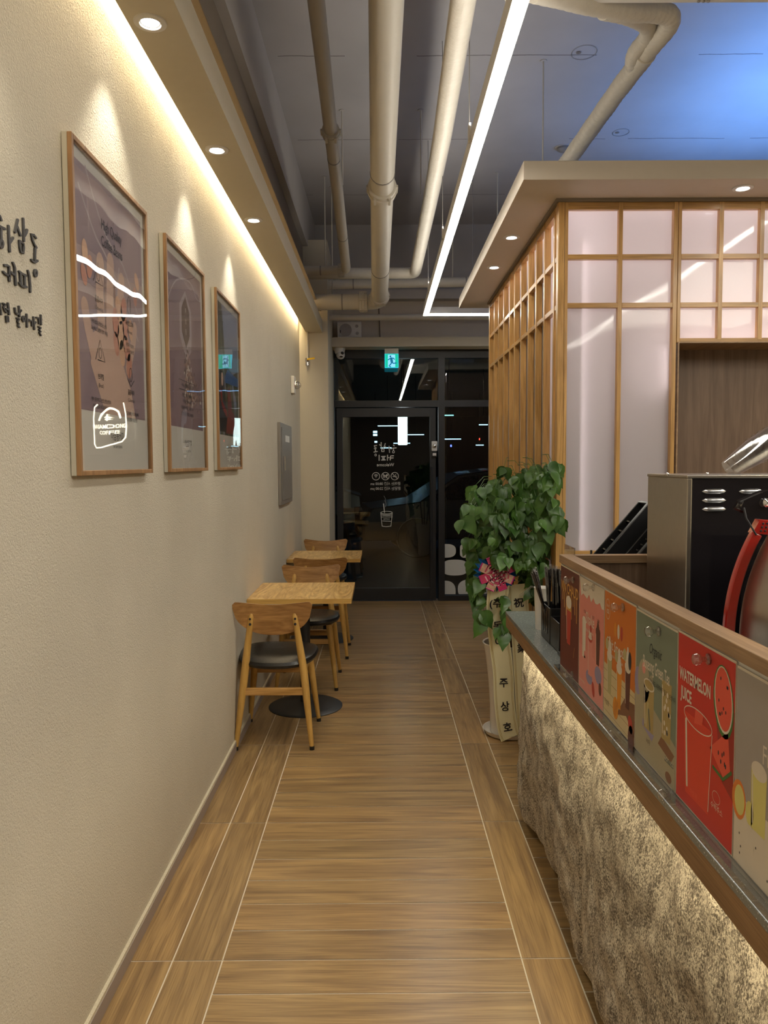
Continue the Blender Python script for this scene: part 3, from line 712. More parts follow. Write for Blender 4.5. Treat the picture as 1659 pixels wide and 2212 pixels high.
# ---- dome camera
cc = onY(733.5, 757, 8.12); cm = empty('security_camera', (cc.x, 8.12, 2.695), 'small white dome security camera under the beam by the pillar', 'camera')
MB().lathe([(.060, 0), (.060, -.015), (.052, -.045), (.045, -.06), (.001, -.062)], (cc.x, 8.12, 2.695), 'white', 28).build('mount', cm, True)
MB().ball((cc.x+.012, 8.10, 2.695-.075), .045, 'white', 20).build('eyeball', cm, True)
m = MB(); m.ball((cc.x+.03, 8.066, 2.635), .017, 'gloss', 14).ball((cc.x+.018, 8.068, 2.60), .014, 'gloss', 14, (1.4, 1, .7)); m.build('camera_lens', cm, True)
# ---- wall speaker
sp = onY(755, 713, 8.15); spk = empty('wall_speaker', (sp.x, 8.2, sp.z-.1), 'white sideways box speaker on the end wall above the door beam', 'speaker')
xa, xb = onY(729, 712, 8.1).x, onY(781, 712, 8.1).x; za, zb = onY(755, 731.5, 8.1).z, onY(755, 694, 8.1).z
m = MB(); m.add([(xa, 8.1, za), (xb, 8.1, za+.002), (xb, 8.1, zb), (xa-.006, 8.1, zb), (xa+.01, 8.25, za+.02), (xb-.01, 8.25, za+.02), (xb-.01, 8.25, zb-.01), (xa+.01, 8.25, zb-.01)],
                [(0, 1, 2, 3), (7, 6, 5, 4), (0, 4, 5, 1), (1, 5, 6, 2), (2, 6, 7, 3), (3, 7, 4, 0)], 'white'); m.build('cabinet', spk, bevel=.008)
MT['mesh'] = flat('speaker_mesh', (.44, .41, .40), .8, bump=.5, bscale=900)
MB().lathe([(.064, 0), (.064, -.004), (.001, -.008)], (xa+.085, 8.099, (za+zb)/2), 'mesh', 30, 'y').build('woofer_grille', spk, True)
MB().lathe([(.017, 0), (.012, -.002), (.001, -.003)], (xb-.05, 8.099, zb-.05), 'mesh', 20, 'y').build('tweeter', spk, True)
MB().lathe([(.017, 0), (.012, -.002), (.001, -.003)], (xb-.045, 8.099, za+.055), 'mesh', 20, 'y').build('bass_port', spk, True)
MB().box(xa+.027, xa+.034, 8.093, 8.099, (za+zb)/2-.03, (za+zb)/2-.002, 'ink').build('badge', spk)
# ---- gas pipe stub and valve on the pillar
gp = onY(663, 740, 7.36); gv_ = empty('gas_valve', (gp.x, 7.36, 2.5), 'painted pipe stub ending in a capped valve with yellow tag on the pillar', 'valve')
MB().tube([(gp.x, 7.36, 2.75), (gp.x, 7.36, onY(663, 776, 7.36).z)], .014, 'cream', 14).build('pipe_stub', gv_, True)
z1 = onY(663, 776, 7.36).z
MB().lathe([(.001, -.06), (.016, -.058), (.016, -.03), (.012, -.028), (.018, -.02), (.018, .01), (.012, .012)], (gp.x, 7.36, z1), 'chrome', 12).build('valve_body', gv_, True)
MB().bar((gp.x, 7.34, z1-.003), (gp.x+.075, 7.33, z1+.006), .004, .018, flat('yellow_handle', (.75, .48, .02), .4)).build('valve_handle', gv_)
# ---- strobe and panel on the left wall
q = onX(630, 832, XL); fa = empty('fire_alarm', (XL, q.y, q.z), 'white fire alarm sounder with domed lamp high on the left wall', 'alarm')
MB().box(XL, XL+.03, q.y-.06, q.y+.06, q.z-.075, q.z+.075, 'white').build('base_plate', fa, bevel=.008)
MB().lathe([(.036, 0), (.036, .015), (.030, .035), (.015, .05), (.001, .053)], (XL+.03, q.y, q.z), 'clear', 20, 'x').lathe([(.02, 0), (.018, .02), (.001, .03)], (XL+.03, q.y, q.z), 'white', 12, 'x').build('lamp_dome', fa, True)
MB().box(XL+.0301, XL+.031, q.y-.052, q.y-.038, q.z-.02, q.z+.02, 'red').build('badge', fa)
ya, yb = onX(609, 1000, XL+.03).y, onX(633, 1000, XL+.03).y; za, zb = onX(611, 1092, XL+.03).z, onX(609, 912, XL+.03).z
ep = empty('electrical_panel', (XL, (ya+yb)/2, za), 'brown-grey metal electrical panel on the left wall past the posters', 'electrical panel')
MB().box(XL, XL+.022, ya, yb, za, zb, 'grey').build('panel_frame', ep, bevel=.003)
MB().box(XL+.022, XL+.028, ya+.05, yb-.05, za+.035, zb-.035, 'grey').build('panel_door', ep, bevel=.002)
MB().box(XL+.028, XL+.04, ya+.11, ya+.14, (za+zb)/2-.05, (za+zb)/2+.06, 'chrome').build('latch', ep, bevel=.002)
MB().box(XL+.0281, XL+.029, ya+.25, yb-.22, zb-.14, zb-.09, 'white').build('name_plate', ep)
# ================================================================== wall lettering
lk_ = 6.703
def wl(zx, zy): q = onX(zx/lk_, 430+zy/lk_, XL+.004); return (q.y, q.z)
def lettering(name, label, groups):
    c = wl(300, groups[0][0][0][1]); e = empty(name, (XL, c[0], c[1]), label, 'wall lettering')
    for g in groups:
        m = MB(); d = D2(m, (XL+.0005, 0, 0), (0, 1, 0), (0, 0, 1), (1, 0, 0))
        for p in g:
            w = .0080 if not name.startswith('slogan') else .0062
            d.stroke([wl(*q) for q in p], w, 'letter', 0, .0035, True, .6)
        m.build('letter', e)
T = [[[(-8, 230), (10, 250), (28, 305)], [(-60, 380), (0, 392), (80, 432)], [(25, 430), (24, 500), (26, 580)], ell(28, 648, 22, 55), [(133, 390), (140, 560), (150, 755)], [(152, 630), (178, 590), (196, 560)]],
     [[(265, 300), (245, 400), (228, 480)], [(262, 400), (282, 465), (305, 525)], [(345, 285), (352, 450), (355, 605)], [(365, 530), (392, 480), (400, 445)], [(292, 605), (300, 700), (312, 765), (345, 782), (352, 700), (350, 650), (300, 612)]],
     [[(530, 562), (500, 520), (463, 510), (480, 590), (510, 665), (535, 700)], [(520, 715), (515, 800), (514, 885)], [(465, 880), (490, 905), (515, 915), (552, 893)], ell(524, 1072, 17, 44)],
     [[(75, 958), (110, 960), (142, 975), (143, 1080), (147, 1180)], [(60, 1055), (95, 1090), (140, 1112)], [(200, 925), (225, 990), (230, 1120), (237, 1240)], [(172, 1060), (195, 1085), (225, 1095)]],
     [[(288, 1050), (335, 1085), (385, 1108)], [(305, 1085), (308, 1160), (312, 1240)], [(368, 1110), (368, 1190), (370, 1262)], [(290, 1215), (320, 1255), (350, 1268), (392, 1272)], [(415, 1040), (435, 1120), (445, 1250), (447, 1340)]]]
lettering('name_lettering', 'dark raised handwritten shop name letters on the cream wall left of the posters', T)
T2 = [[[(5, 1510), (14, 1590), (25, 1670)]],
      [[(55, 1512), (88, 1520), (62, 1570), (75, 1610), (100, 1640)], [(125, 1510), (134, 1590), (142, 1670)], [(95, 1588), (130, 1602)], [(100, 1700), (106, 1780), (130, 1775), (127, 1705), (100, 1700)]],
      [[(225, 1580), (232, 1640), (250, 1665), (278, 1660)], [(285, 1555), (288, 1630), (290, 1700)], [(292, 1640), (315, 1610)], [(255, 1725), (290, 1732), (262, 1775), (280, 1800), (272, 1835), (290, 1855)]],
      [ell(350, 1735, 15, 34), [(395, 1670), (398, 1760), (402, 1850)], [(405, 1752), (430, 1745)]],
      [[(438, 1758), (470, 1765), (474, 1835)], [(495, 1710), (500, 1800), (506, 1885)], [(508, 1805), (524, 1782)]],
      [[(538, 1715), (568, 1722), (575, 1800)], [(600, 1682), (603, 1750), (605, 1815)], [(570, 1850), (602, 1862), (576, 1895), (602, 1915), (580, 1935), (600, 1972)]]]
lettering('slogan_lettering', 'small dark raised handwritten slogan letters below the shop name on the wall', T2)
# ================================================================== framed posters
def photo(name, stops, scale=3, dist=1.0, sx=1, sy=1):
    m, t, b = newmat(name); tc = N(t, 'ShaderNodeTexCoord'); mp = N(t, 'ShaderNodeMapping'); mp.inputs['Scale'].default_value = (1, sx, sy)
    nz_ = N(t, 'ShaderNodeTexNoise'); nz_.inputs['Scale'].default_value = scale; nz_.inputs['Detail'].default_value = 2; nz_.inputs['Distortion'].default_value = dist
    t.links.new(tc.outputs['Object'], mp.inputs[0]); t.links.new(mp.outputs[0], nz_.inputs['Vector'])
    rp = N(t, 'ShaderNodeValToRGB'); e = rp.color_ramp.elements
    e[0].position = stops[0][0]; e[0].color = (*srgb(stops[0][1]), 1); e[1].position = stops[-1][0]; e[1].color = (*srgb(stops[-1][1]), 1)
    for p_, c_ in stops[1:-1]: e.new(p_).color = (*srgb(c_), 1)
    t.links.new(nz_.outputs['Fac'], rp.inputs['Fac']); t.links.new(rp.outputs['Color'], b.inputs['Base Color']); b.inputs['Roughness'].default_value = .6
    return m
MT['paper'] = flat('poster_paper', (.66, .63, .56), .7); MT['ph1'] = photo('bean_photo', [(.3, '#8a767e'), (.5, '#9c8688'), (.7, '#ad958f')], 2.2)
MT['ph2'] = photo('roast_photo', [(.3, '#7d666e'), (.5, '#8f7678'), (.7, '#9c8480')], 1.8); MT['ph3'] = photo('farm_photo', [(.3, '#0d1010'), (.45, '#2a3020'), (.55, '#59603a'), (.62, '#6e7688'), (.7, '#8d93a8')], 5, 1.5, 1.6, .6)
MT['skin'] = flat('hand_print', '#c9a998', .7, var=.12, vscale=12); MT['skin2'] = flat('hand_print_shade', '#a98878', .7); MT['bean1'] = flat('bean_print', '#c58a74', .6, var=.1); MT['bean2'] = flat('bean_print_light', '#d6ab8c', .6)
MT['ghost'] = flat('lace_print', '#b3a4a6', .7); MT['brownlab'] = flat('label_brown', '#6b5345', .6); MT['offw'] = flat('offwhite_print', '#d8ccc0', .6); MT['sacking'] = flat('cherry_print', '#7a2c28', .6, var=.3, vscale=60)
XPF = -.745
def poster(y0, y1, z0, z1, label, art):
    e = empty('framed_poster', (XL, (y0+y1)/2, z0), label, 'framed poster', 'framed posters on the left wall')
    f = .013; X0, X1 = XL+.002, XPF
    m = MB()
    for a in ((y0, y0+f, z0, z1), (y1-f, y1, z0, z1), (y0+f, y1-f, z0, z0+f), (y0+f, y1-f, z1-f, z1)):
        m.box(X1-.012, X1, a[0], a[1], a[2], a[3], 'frame')
    m.build('frame', e, bevel=.0015)
    m = MB()
    for a in ((y0+.001, y0+f, z0, z1), (y1-f, y1-.001, z0, z1), (y0+f, y1-f, z0+.001, z0+f), (y0+f, y1-f, z1-f, z1-.001)): m.box(X0, X1-.0121, a[0], a[1], a[2], a[3], 'framep')
    m.build('frame_side', e)
    m = MB(); m.box(X0, X1-.012, y0+f, y1-f, z0+f, z1-f, 'paper')
    d = D2(m, (X1-.0119, y0+f, z0+f), (0, 1, 0), (0, 0, 1), (1, 0, 0), .0003); art(d, y1-y0-2*f, z1-z0-2*f); m.build('print', e)
    MB().box(X1-.0045, X1-.003, y0+f, y1-f, z0+f, z1-f, 'picglass').build('glazing', e)
def bean(d, x, y, r, rot, m='bean1', l=4):
    d.disc(x, y, r, r*1.6, m, l, 16, rot=rot)
def art1(d, w, h):
    d.rect(.025, .155, w-.025, h-.03, 'ph1', 1)
    for p in ([(.05, .72), (.15, .62), (.22, .60), (.30, .55), (.40, .50), (.50, .40)], [(.10, .78), (.2, .66), (.3, .62), (.4, .60), (.52, .46)], [(.26, .60), (.27, .5), (.30, .42)], [(.34, .58), (.31, .48), (.28, .38)]): d.stroke(bez([Vector((a, c_, 0)) for a, c_ in p], 4), .008, 'ghost', 2)
    # open palm
    d.poly([(.20, .155), (.46, .155), (.42, .24), (.36, .30), (.33, .36), (.20, .40), (.12, .36), (.10, .28)], 'skin', 2)
    for p, w_ in (([(.13, .30), (.09, .37), (.07, .42)], .05), ([(.19, .36), (.18, .48), (.19, .56)], .055), ([(.25, .38), (.26, .50), (.27, .58)], .055), ([(.31, .36), (.34, .48), (.36, .55)], .05), ([(.40, .30), (.45, .38), (.47, .43)], .045)):
        d.stroke(p, w_, 'skin', 2.3)
    for p in ([(.22, .38), (.222, .54)], [(.285, .38), (.30, .54)], [(.35, .36), (.39, .46)]): d.stroke(p, .006, 'skin2', 3)
    for x, y, r, a, k in ((.30, .42, .026, .2, 1), (.34, .39, .028, -.3, 2), (.38, .42, .024, .1, 1), (.33, .46, .026, .5, 2), (.37, .47, .024, -.4, 1), (.35, .34, .024, .1, 2), (.39, .36, .026, .6, 1), (.41, .31, .024, -.2, 1), (.30, .36, .022, .3, 1),
                          (.08, .56, .02, .1, 2), (.11, .53, .02, -.3, 1), (.07, .50, .018, .5, 1), (.48, .53, .018, .1, 1), (.50, .58, .018, .6, 2), (.43, .42, .02, .1, 2)): bean(d, x, y, r, a, 'bean%d' % k)
    d.text('High Quality', .285, .655, .040, 'ink', 5, .8); d.text('Coffee Beans', .285, .610, .040, 'ink', 5, .8)
    for x, y, a, b1, b2, b3 in ((.17, .45, '콜롬비아', '(Colombia)', '부드럽고 균형있는 산미', '고소하고 달콤한 향미 특징'), (.42, .43, '에티오피아', '(Ethiopia)', '꽃향과 과일향의', '산뜻한 맛과 향'), (.17, .245, '브라질', '(Brazil)', '향이 풍부하고 단맛,신맛,쓴맛의', '조화로움과 부드러움이 특징'), (.42, .225, '콜롬비아', '(Colombia)', '바디감 풍부한 부드러운 여운', '진한 단맛과 깔끔한 향')):
        d.text(a, x, y, .018, 'ink', 5, .9, 1, .01); d.text(b1, x, y-.022, .015, 'ink', 5, .9); d.text(b2, x, y-.062, .0125, 'ink', 5, .9, 1, .01); d.text(b3, x, y-.080, .0125, 'ink', 5, .9, 1, .01)
    for x, y in ((.17, .50), (.17, .295)):
        d.stroke([(x-.035, y), (x, y+.055), (x+.035, y), (x-.02, y)], .003, 'ink', 5); d.ring(x, y+.02, .010, .014, .002, 'ink', 5)
    d.ring(.42, .49, .015, .028, .003, 'ink', 5, 12); d.ring(.42, .285, .012, .02, .003, 'ink', 5); d.stroke([(.39, .27), (.42, .25), (.45, .27)], .003, 'ink', 5)
    d.text('하삼동커피', w/2, .085, .030, 'ink', 5, .8); d.text('HA SAM DONG', w/2, .062, .011, 'ink', 5)
def art2(d, w, h):
    d.rect(.025, .155, w-.025, h-.03, 'ph2', 1)
    d.stroke(bez([Vector((a, c_, 0)) for a, c_ in ((.03, .60), (.1, .68), (.25, .73), (.40, .74), (.47, .68), (.54, .70))], 5), .007, 'ghost', 2)
    d.poly([(.28, .685), (.37, .62), (.37, .52), (.36, .46), (.28, .42), (.19, .50), (.19, .62)], 'ghost', 2)
    d.poly([(.28, .665), (.34, .61), (.34, .52), (.28, .465), (.22, .52), (.22, .61)], 'brownlab', 3)
    for i, t_ in enumerate(('하', '삼', '동')): d.text(t_, .28, .60-.04*i, .024, 'offw', 4)
    random.seed(3)
    for i in range(260):
        t_ = random.random()**.7; x = .27+random.uniform(-.03, .03)+t_*random.uniform(-.02, .26); y = .45-t_*.20+random.uniform(-.03, .03)
        if x < w-.04: d.disc(x, y, .0045, .008, random.choice(('skin', 'skin2', 'offw', 'brownlab')), 3+i*.002, 8, rot=random.uniform(-1, 1))
    d.stroke([(.16, .335), (.40, .335), (.40, .30), (.16, .30), (.16, .335)], .002, 'ink', 5); d.text('HASAMDONG COFFEE', .28, .312, .017, 'ink', 5)
    for i, t_ in enumerate(('향긋한 커피향과 함께하는', '여유로운 하루의 시작을', '하삼동에서 즐기는 스페셜티 커피', '한 잔의 깊은 풍미를 느껴보세요')): d.text(t_, .28, .275-.024*i, .0155, 'ink', 5, .9, 1, .012)
    d.text('하삼동커피', w/2, .085, .030, 'ink', 5, .8); d.text('HA SAM DONG', w/2, .062, .011, 'ink', 5)
def art3(d, w, h):
    d.rect(.025, .155, w-.025, h-.03, 'ph3', 1)
    MT['sky3'] = flat('print_sky', '#8189a0', .6, var=.1, vscale=5); MT['roof3'] = flat('print_awning', '#235a96', .5); MT['dark3'] = flat('print_dark', '#14161a', .6)
    d.poly([(.14, h-.03), (w-.025, h-.03), (w-.025, .50), (.40, .47), (.22, .50)], 'sky3', 2); d.poly([(.20, .44), (.26, .48), (w-.025, .46), (w-.025, .42), (.20, .41)], 'roof3', 3)
    d.poly([(.06, .17), (.06, .40), (.10, .46), (.16, .44), (.20, .36), (.24, .17)], 'dark3', 3); d.stroke([(.10, .36), (.12, .30), (.22, .26)], .03, 'red', 4); d.disc(.13, .42, .025, .032, 'skin', 4)
    d.poly([(.25, .37), (.31, .40), (.36, .30), (.34, .20), (.26, .22)], 'sacking', 4); d.poly([(.2, .165), (.24, .25), (.38, .28), (.5, .22), (w-.03, .165)], 'sacking', 4.5)
    d.text('하삼동커피', w/2, .085, .030, 'ink', 5, .8); d.text('HA SAM DONG', w/2, .062, .011, 'ink', 5)
def pyz(tl, tr, bl):
    a = onX(*tl, XPF); c = onX(*tr, XPF); e = onX(*bl, XPF); return a.y, c.y, e.z, (a.z+c.z)/2
poster(1.915, 2.52, 1.463, 2.297, 'large oak framed poster of an open hand holding coffee beans', art1)
poster(2.735, 3.325, 1.463, 2.297, 'oak framed poster with hexagon label and pouring beans, between the other two', art2)
poster(3.56, 4.15, 1.463, 2.297, 'oak framed dark farm photo poster, furthest along the wall', art3)
# ================================================================== CHAIRS / TABLES
def make_chair():
    c = empty('cafe_chair', (0, 0, 0))
    RZ = .703
    for s in (-1, 1):
        foot = Vector((s*.198, .0, .012)); mid = Vector((s*.155, .055, .40)); top = Vector((s*.112, .028, .715))
        pts = [foot.lerp(mid, t) for t in (0, .25, .5, .75)]+[mid.lerp(top, t) for t in (0, .25, .5, .75, .94, 1)]
        L = MB().tube(pts, [.0115, .0145, .0175, .020, .021, .020, .018, .016, .0155, .008], 'oak', 14).build('leg', c, True)
        MB().tube([foot+Vector((0, 0, -.012)), foot+Vector((0, 0, .008))], .013, 'blackplastic', 12).build('foot_cap', L, True)
        m = MB()
        for z, y in ((.688, .012), (.660, .013)): m.tube([(s*.117, y, z), (s*.117, y+.004, z)], .006 if z > .68 else .007, 'ink', 10)
        m.build('screw_plug', L, True)
        f2 = Vector((s*.198, .445, .012)); t2 = Vector((s*.150, .385, .425))
        L = MB().tube([f2.lerp(t2, t) for t in (0, .3, .6, .9, 1)], [.0115, .015, .0185, .021, .021], 'oak', 14).build('leg', c, True)
        MB().tube([f2+Vector((0, 0, -.012)), f2+Vector((0, 0, .008))], .013, 'blackplastic', 12).build('foot_cap', L, True)
        MB().bar((s*.155, .06, .40), (s*.150, .385, .40), .02, .04, 'oak', (0, 0, 1)).build('seat_frame', c, bevel=.003)
    MB().bar((-.163, .042, .298), (.163, .042, .298), .020, .040, 'latticeh', (0, 0, 1)).build('stretcher', c, bevel=.004)
    MB().bar((-.163, .402, .318), (.163, .402, .318), .020, .034, 'latticeh', (0, 0, 1)).build('stretcher', c, bevel=.004)
    # back board, curved plywood: outline sampled in x, bent in y
    n = 28; top = []; bot = []
    for i in range(n+1):
        t = -1+2*i/n; x = t*.207
        zt = .760+.022*abs(t)**1.6-(.018*max(0, (abs(t)-.9)/.1)**2)
        zb = .760-.004-.160*math.sqrt(max(0, 1-abs(t)**2.2))
        zb = min(zb, zt-.006); top.append((x, zt)); bot.append((x, zb))
    m = MB(); th = .011; vs = []; fs = []; K = 6
    def bend(x, z): return .060-.95*x*x*1.0-(.0 if z < .6 else (z-.6)*.10)-.045
    for side in (0, 1):
        for i in range(n+1):
            for j in range(K+1):
                x = top[i][0]; z = bot[i][1]+(top[i][1]-bot[i][1])*j/K; y = .048+.55*(-x*x)+.0-(z-.6)*.16; vs.append((x, y+side*th, z))
    Q = (n+1)*(K+1)
    for i in range(n):
        for j in range(K):
            a = i*(K+1)+j; fs += [(a, a+K+1, a+K+2, a+1), (Q+a, Q+a+1, Q+a+K+2, Q+a+K+1)]
    for i in range(n):
        a = i*(K+1); fs += [(a, Q+a, Q+a+K+1, a+K+1), (a+K, a+2*K+1, Q+a+2*K+1, Q+a+K)]
    for j in range(K): fs += [(j, j+1, Q+j+1, Q+j)]; a = n*(K+1)+j; fs += [(a, Q+a, Q+a+1, a+1)]
    m.add(vs, fs, 'backwood'); m.build('backrest', c, True)
    # seat: rounded D cushion
    m = MB(); N_ = 40; rings = []
    for sc_, z in ((.0, .478), (.55, .476), (.86, .470), (.97, .458), (1.0, .442), (.97, .428), (.88, .420), (.0, .420)):
        rg = []
        for k in range(N_):
            a = 2*PI*k/N_; cx_, sy_ = math.cos(a), math.sin(a); x = .212*sc_*abs(cx_)**.72*(1 if cx_ > 0 else -1)
            yy = .222*sc_*abs(sy_)**.72*(1 if sy_ > 0 else -1); x *= 1+.06*yy/.22
            rg.append((x, .235+yy, z+.010*(abs(x)/.21)**2+(.004*(yy/.22))))
        rings.append(rg)
    vs = [p_ for r_ in rings for p_ in r_]; fs = []
    for i in range(len(rings)-1):
        for k in range(N_): fs.append((i*N_+k, (i+1)*N_+k, (i+1)*N_+(k+1) % N_, i*N_+(k+1) % N_))
    m.add(vs, fs, 'leather'); m.build('seat', c, True)
    return c
proto = make_chair()
G = 'wooden cafe chairs along the left wall'
spots = [(-.567, 3.93, 0, 'ash wood chair with black seat seen from behind, nearest the viewer'),
         (-.500, 5.42, PI, 'ash wood chair on the far side of the nearer table, facing the viewer'),
         (-.466, 5.80, 0, 'ash wood chair pulled up to the near side of the second table'),
         (-.530, 7.27, PI, 'ash wood chair by the pillar, behind the second table')]
for i, (x, y, r, lab) in enumerate(spots):
    o = proto if i == 0 else copy_tree(proto); o.location = (x, y, 0); o.rotation_euler.z = r; tag(o, lab, 'chair', G)
def make_table():
    t = empty('cafe_table', (0, 0, 0))
    MB().box(-.297, .297, -.305, .305, .6915, .72, 'tabletop').build('tabletop', t, bevel=.0015)
    m = MB()
    for a in ((-.2985, .2985, -.3065, -.305), (-.2985, .2985, .305, .3065), (-.2985, -.297, -.305, .305), (.297, .2985, -.305, .305)): m.box(*a, .6915, .7195, 'tableedge')
    m.build('edge_band', t)
    MB().lathe([(.032, .02), (.032, .69)], (0, 0, 0), 'blackmetal', 28).build('column', t, True)
    MB().lathe([(.226, 0), (.226, .004), (.215, .010), (.17, .016), (.06, .030), (.034, .034), (.033, .05)], (0, 0, 0), 'blackmetal', 56).build('base_plate', t, True)
    MB().box(-.18, .18, -.02, .02, .672, .6914, 'blackmetal').box(-.02, .02, -.18, .18, .668, .6913, 'blackmetal').build('top_bracket', t)
    return t
tb = make_table(); tb.location = (-.472, 4.655, 0); tag(tb, 'square light wood cafe table nearer the viewer, black round pedestal base', 'table', 'cafe tables')
t2 = copy_tree(tb); t2.location = (-.470, 6.49, 0); tag(t2, 'square light wood cafe table farther away beside the door pillar', 'table', 'cafe tables')
# ================================================================== KIOSK
KX, KY, KZ = .848, 3.72, ZS           # side plane, front plane, cornice underside
KYE = 6.08; KXE = 3.6
b = MB().box(.635, KXE, 3.47, 6.28, KZ, KZ+.082, 'cornice'); b.box(KX-.012, KXE, KY-.012, KYE, KZ-.014, KZ+.01, 'upper')
struct(b.build('trim_3', bevel=.002))
struct(MB().box(KX+.06, KXE, KY+.42, KYE-.02, 0, KZ, 'white').build('wall_kiosk_core'))
for X, Y, lab in ((1.655, 3.58, 'round downlight in the kiosk cornice facing the viewer'), (.728, 4.33, 'round downlight in the kiosk side cornice, nearer one'), (.727, 4.98, 'round downlight in the kiosk side cornice, farther one'), (2.4, 3.58, 'round downlight in the kiosk cornice beyond the frame')):
    d_ = empty('downlight', (X, Y, KZ), lab, 'downlight', 'downlights in the kiosk cornice'); downlight_parts(d_, P_SPOT*.14)
def kx(px): return onY(px, 800, KY).x
def kz(py): return onY(1300, py, KY).z
zr = [kz(554), kz(659)]
zb_ = 0.0
fs_ = empty('lattice_screen', (1.5, KY, 0), 'pine lattice screen with lit frosted panels facing the viewer', 'lattice screen')
MB().box(KX, kx(1217.5), KY, KY+.045, 0, KZ-.012, 'lattice').build('corner_post', fs_, bevel=.003)
def stile(x0, x1, z0, z1, dp=.032, nm='stile', par=fs_): MB().box(x0, x1, KY+.002, KY+dp, z0, z1, 'lattice').build(nm, par, bevel=.0015)
stile(kx(1218), kx(1225), .0, KZ-.014); stile(kx(1451), kx(1460), .0, KZ-.014, .034); stile(kx(1461), kx(1468), kz(741), KZ-.014, .034)
stile(kx(1333), kx(1342), 0, KZ-.014, .03, 'lattice_bar')
xs = [1548, 1635, 1722, 1809, 1896, 1983]
for x in xs: stile(kx(x), kx(x+9.5), kz(735), KZ-.014, .03, 'lattice_bar')
zt_ = kz(452)
def hrail(x0, x1, z0, z1, nm='rail'): MB().box(x0, x1, KY+.003, KY+.029, z0, z1, 'latticeh').build(nm, fs_, bevel=.0015)
for (xa, xb) in ((kx(1225), kx(1333)), (kx(1342), kx(1451)), (kx(1468), kx(1995))):
    hrail(xa, xb, zt_, KZ-.014)
    for z in zr: hrail(xa, xb, z-.0115, z+.0115)
hrail(kx(1225), kx(1333), kz(1197), kz(1190)); hrail(kx(1342), kx(1451), kz(1197), kz(1190)); hrail(kx(1468), kx(1995), kz(740), kz(731))
MB().box(kx(1222), kx(1455), KY+.034, KY+.038, .9, KZ-.016, 'frosted').build('frosted_panel', fs_)
MB().box(kx(1464), kx(1990), KY+.034, KY+.038, kz(736), KZ-.016, 'frosted').build('frosted_panel', fs_)
# light box behind the front screen
MB().box(KX+.05, kx(1450), KY+.32, KY+.33, 0, KZ-.02, 'white').box(kx(1468), KXE, KY+.32, KY+.33, kz(742), KZ-.02, 'white').build('reflector_board', fs_)
wl_ = kx(1990)-kx(1225)
area('panel_light', (kx(1225)+wl_/2, KY+.075, KZ-.025), (0, 0, 0), wl_, .02, P_KIOSK*wl_, (1, .91, .90), fs_)
wl2 = kx(1990)-kx(1462)
area('panel_light', (kx(1462)+wl2/2, KY+.075, kz(745)+.02), (PI, 0, 0), wl2, .02, P_KIOSK*wl2*.8, (1, .88, .85), fs_)
area('panel_light', (kx(1450), KY+.06, 1.95), (0, PI/2, 0), .2, .02, P_KIOSK*.12, (1, .91, .90), fs_)
area('panel_light', (KX+.12, KY+.06, 1.7), (0, -PI/2, 0), 1.7, .02, P_KIOSK*.09, (1, .9, .9), fs_)
# niche
ni = empty('wall_niche', (2.2, 3.9, .9), 'brown laminate lined niche in the kiosk front', 'niche')
b = MB().box(kx(1466), KXE, 3.95, 3.97, .0, kz(742), 'laminate'); b.build('back_panel', ni)
MB().box(kx(1463), kx(1466), KY-.004, 3.97, 0, kz(742), 'caprail').box(kx(1463), KXE, KY-.004, 3.97, kz(742), kz(739.5), 'caprail').build('edge_lining', ni)
# side screen
ss = empty('lattice_screen', (KX, 4.9, 0), 'pine slat screen running back along the aisle above the plant', 'lattice screen')
ys = [3.806, 4.03, 4.24, 4.457, 4.69, 4.92, 5.105, 5.35, 5.58, 5.79]
MB().box(KX, KX+.034, KYE-.05, KYE, 0, KZ-.014, 'lattice').build('end_post', ss, bevel=.002)
for y in ys: MB().box(KX+.001, KX+.034, y, y+.028, 0, KZ-.014, 'lattice').build('slat', ss, bevel=.0015)
yy_ = [KY+.045]+ys+[KYE-.05]
for i in range(len(yy_)-1):
    a = yy_[i]+(.028 if i > 0 else 0); c = yy_[i+1]
    if c-a > .01:
        for z in zr: MB().box(KX+.003, KX+.030, a, c, z-.0115, z+.0115, 'latticey').build('rail', ss, bevel=.001)
MB().box(KX+.003, KX+.030, KY+.045, KYE-.05, zt_, KZ-.0145, 'latticey').build('top_rail', ss)
MB().box(KX+.036, KX+.040, KY+.045, KYE-.01, 0.02, KZ-.016, 'frosted').build('frosted_panel', ss)
MB().box(KX+.046, KXE, KYE-.01, KYE, 0, KZ, 'laminate').build('end_panel', ss)
area('panel_light', (KX+.05, 4.95, KZ-.03), (0, 0, 0), .014, 2.2, P_KIOSK*1.6, (1, .91, .90), ss)
# ================================================================== COUNTER
CX, CZ, CY = .520, .867, 3.20
ct = empty('service_counter', (.8, 1.5, 0), 'long service counter with rough granite front and grey stone top', 'counter')
MB().box(CX, 1.00, -1.6, CY, CZ-.016, CZ, 'terrazzo').build('stone_top', ct, bevel=.002)
MB().box(CX+.002, .99, -1.6, CY-.002, CZ-.066, CZ-.016, 'edgeband').build('edge_board', ct, bevel=.001)
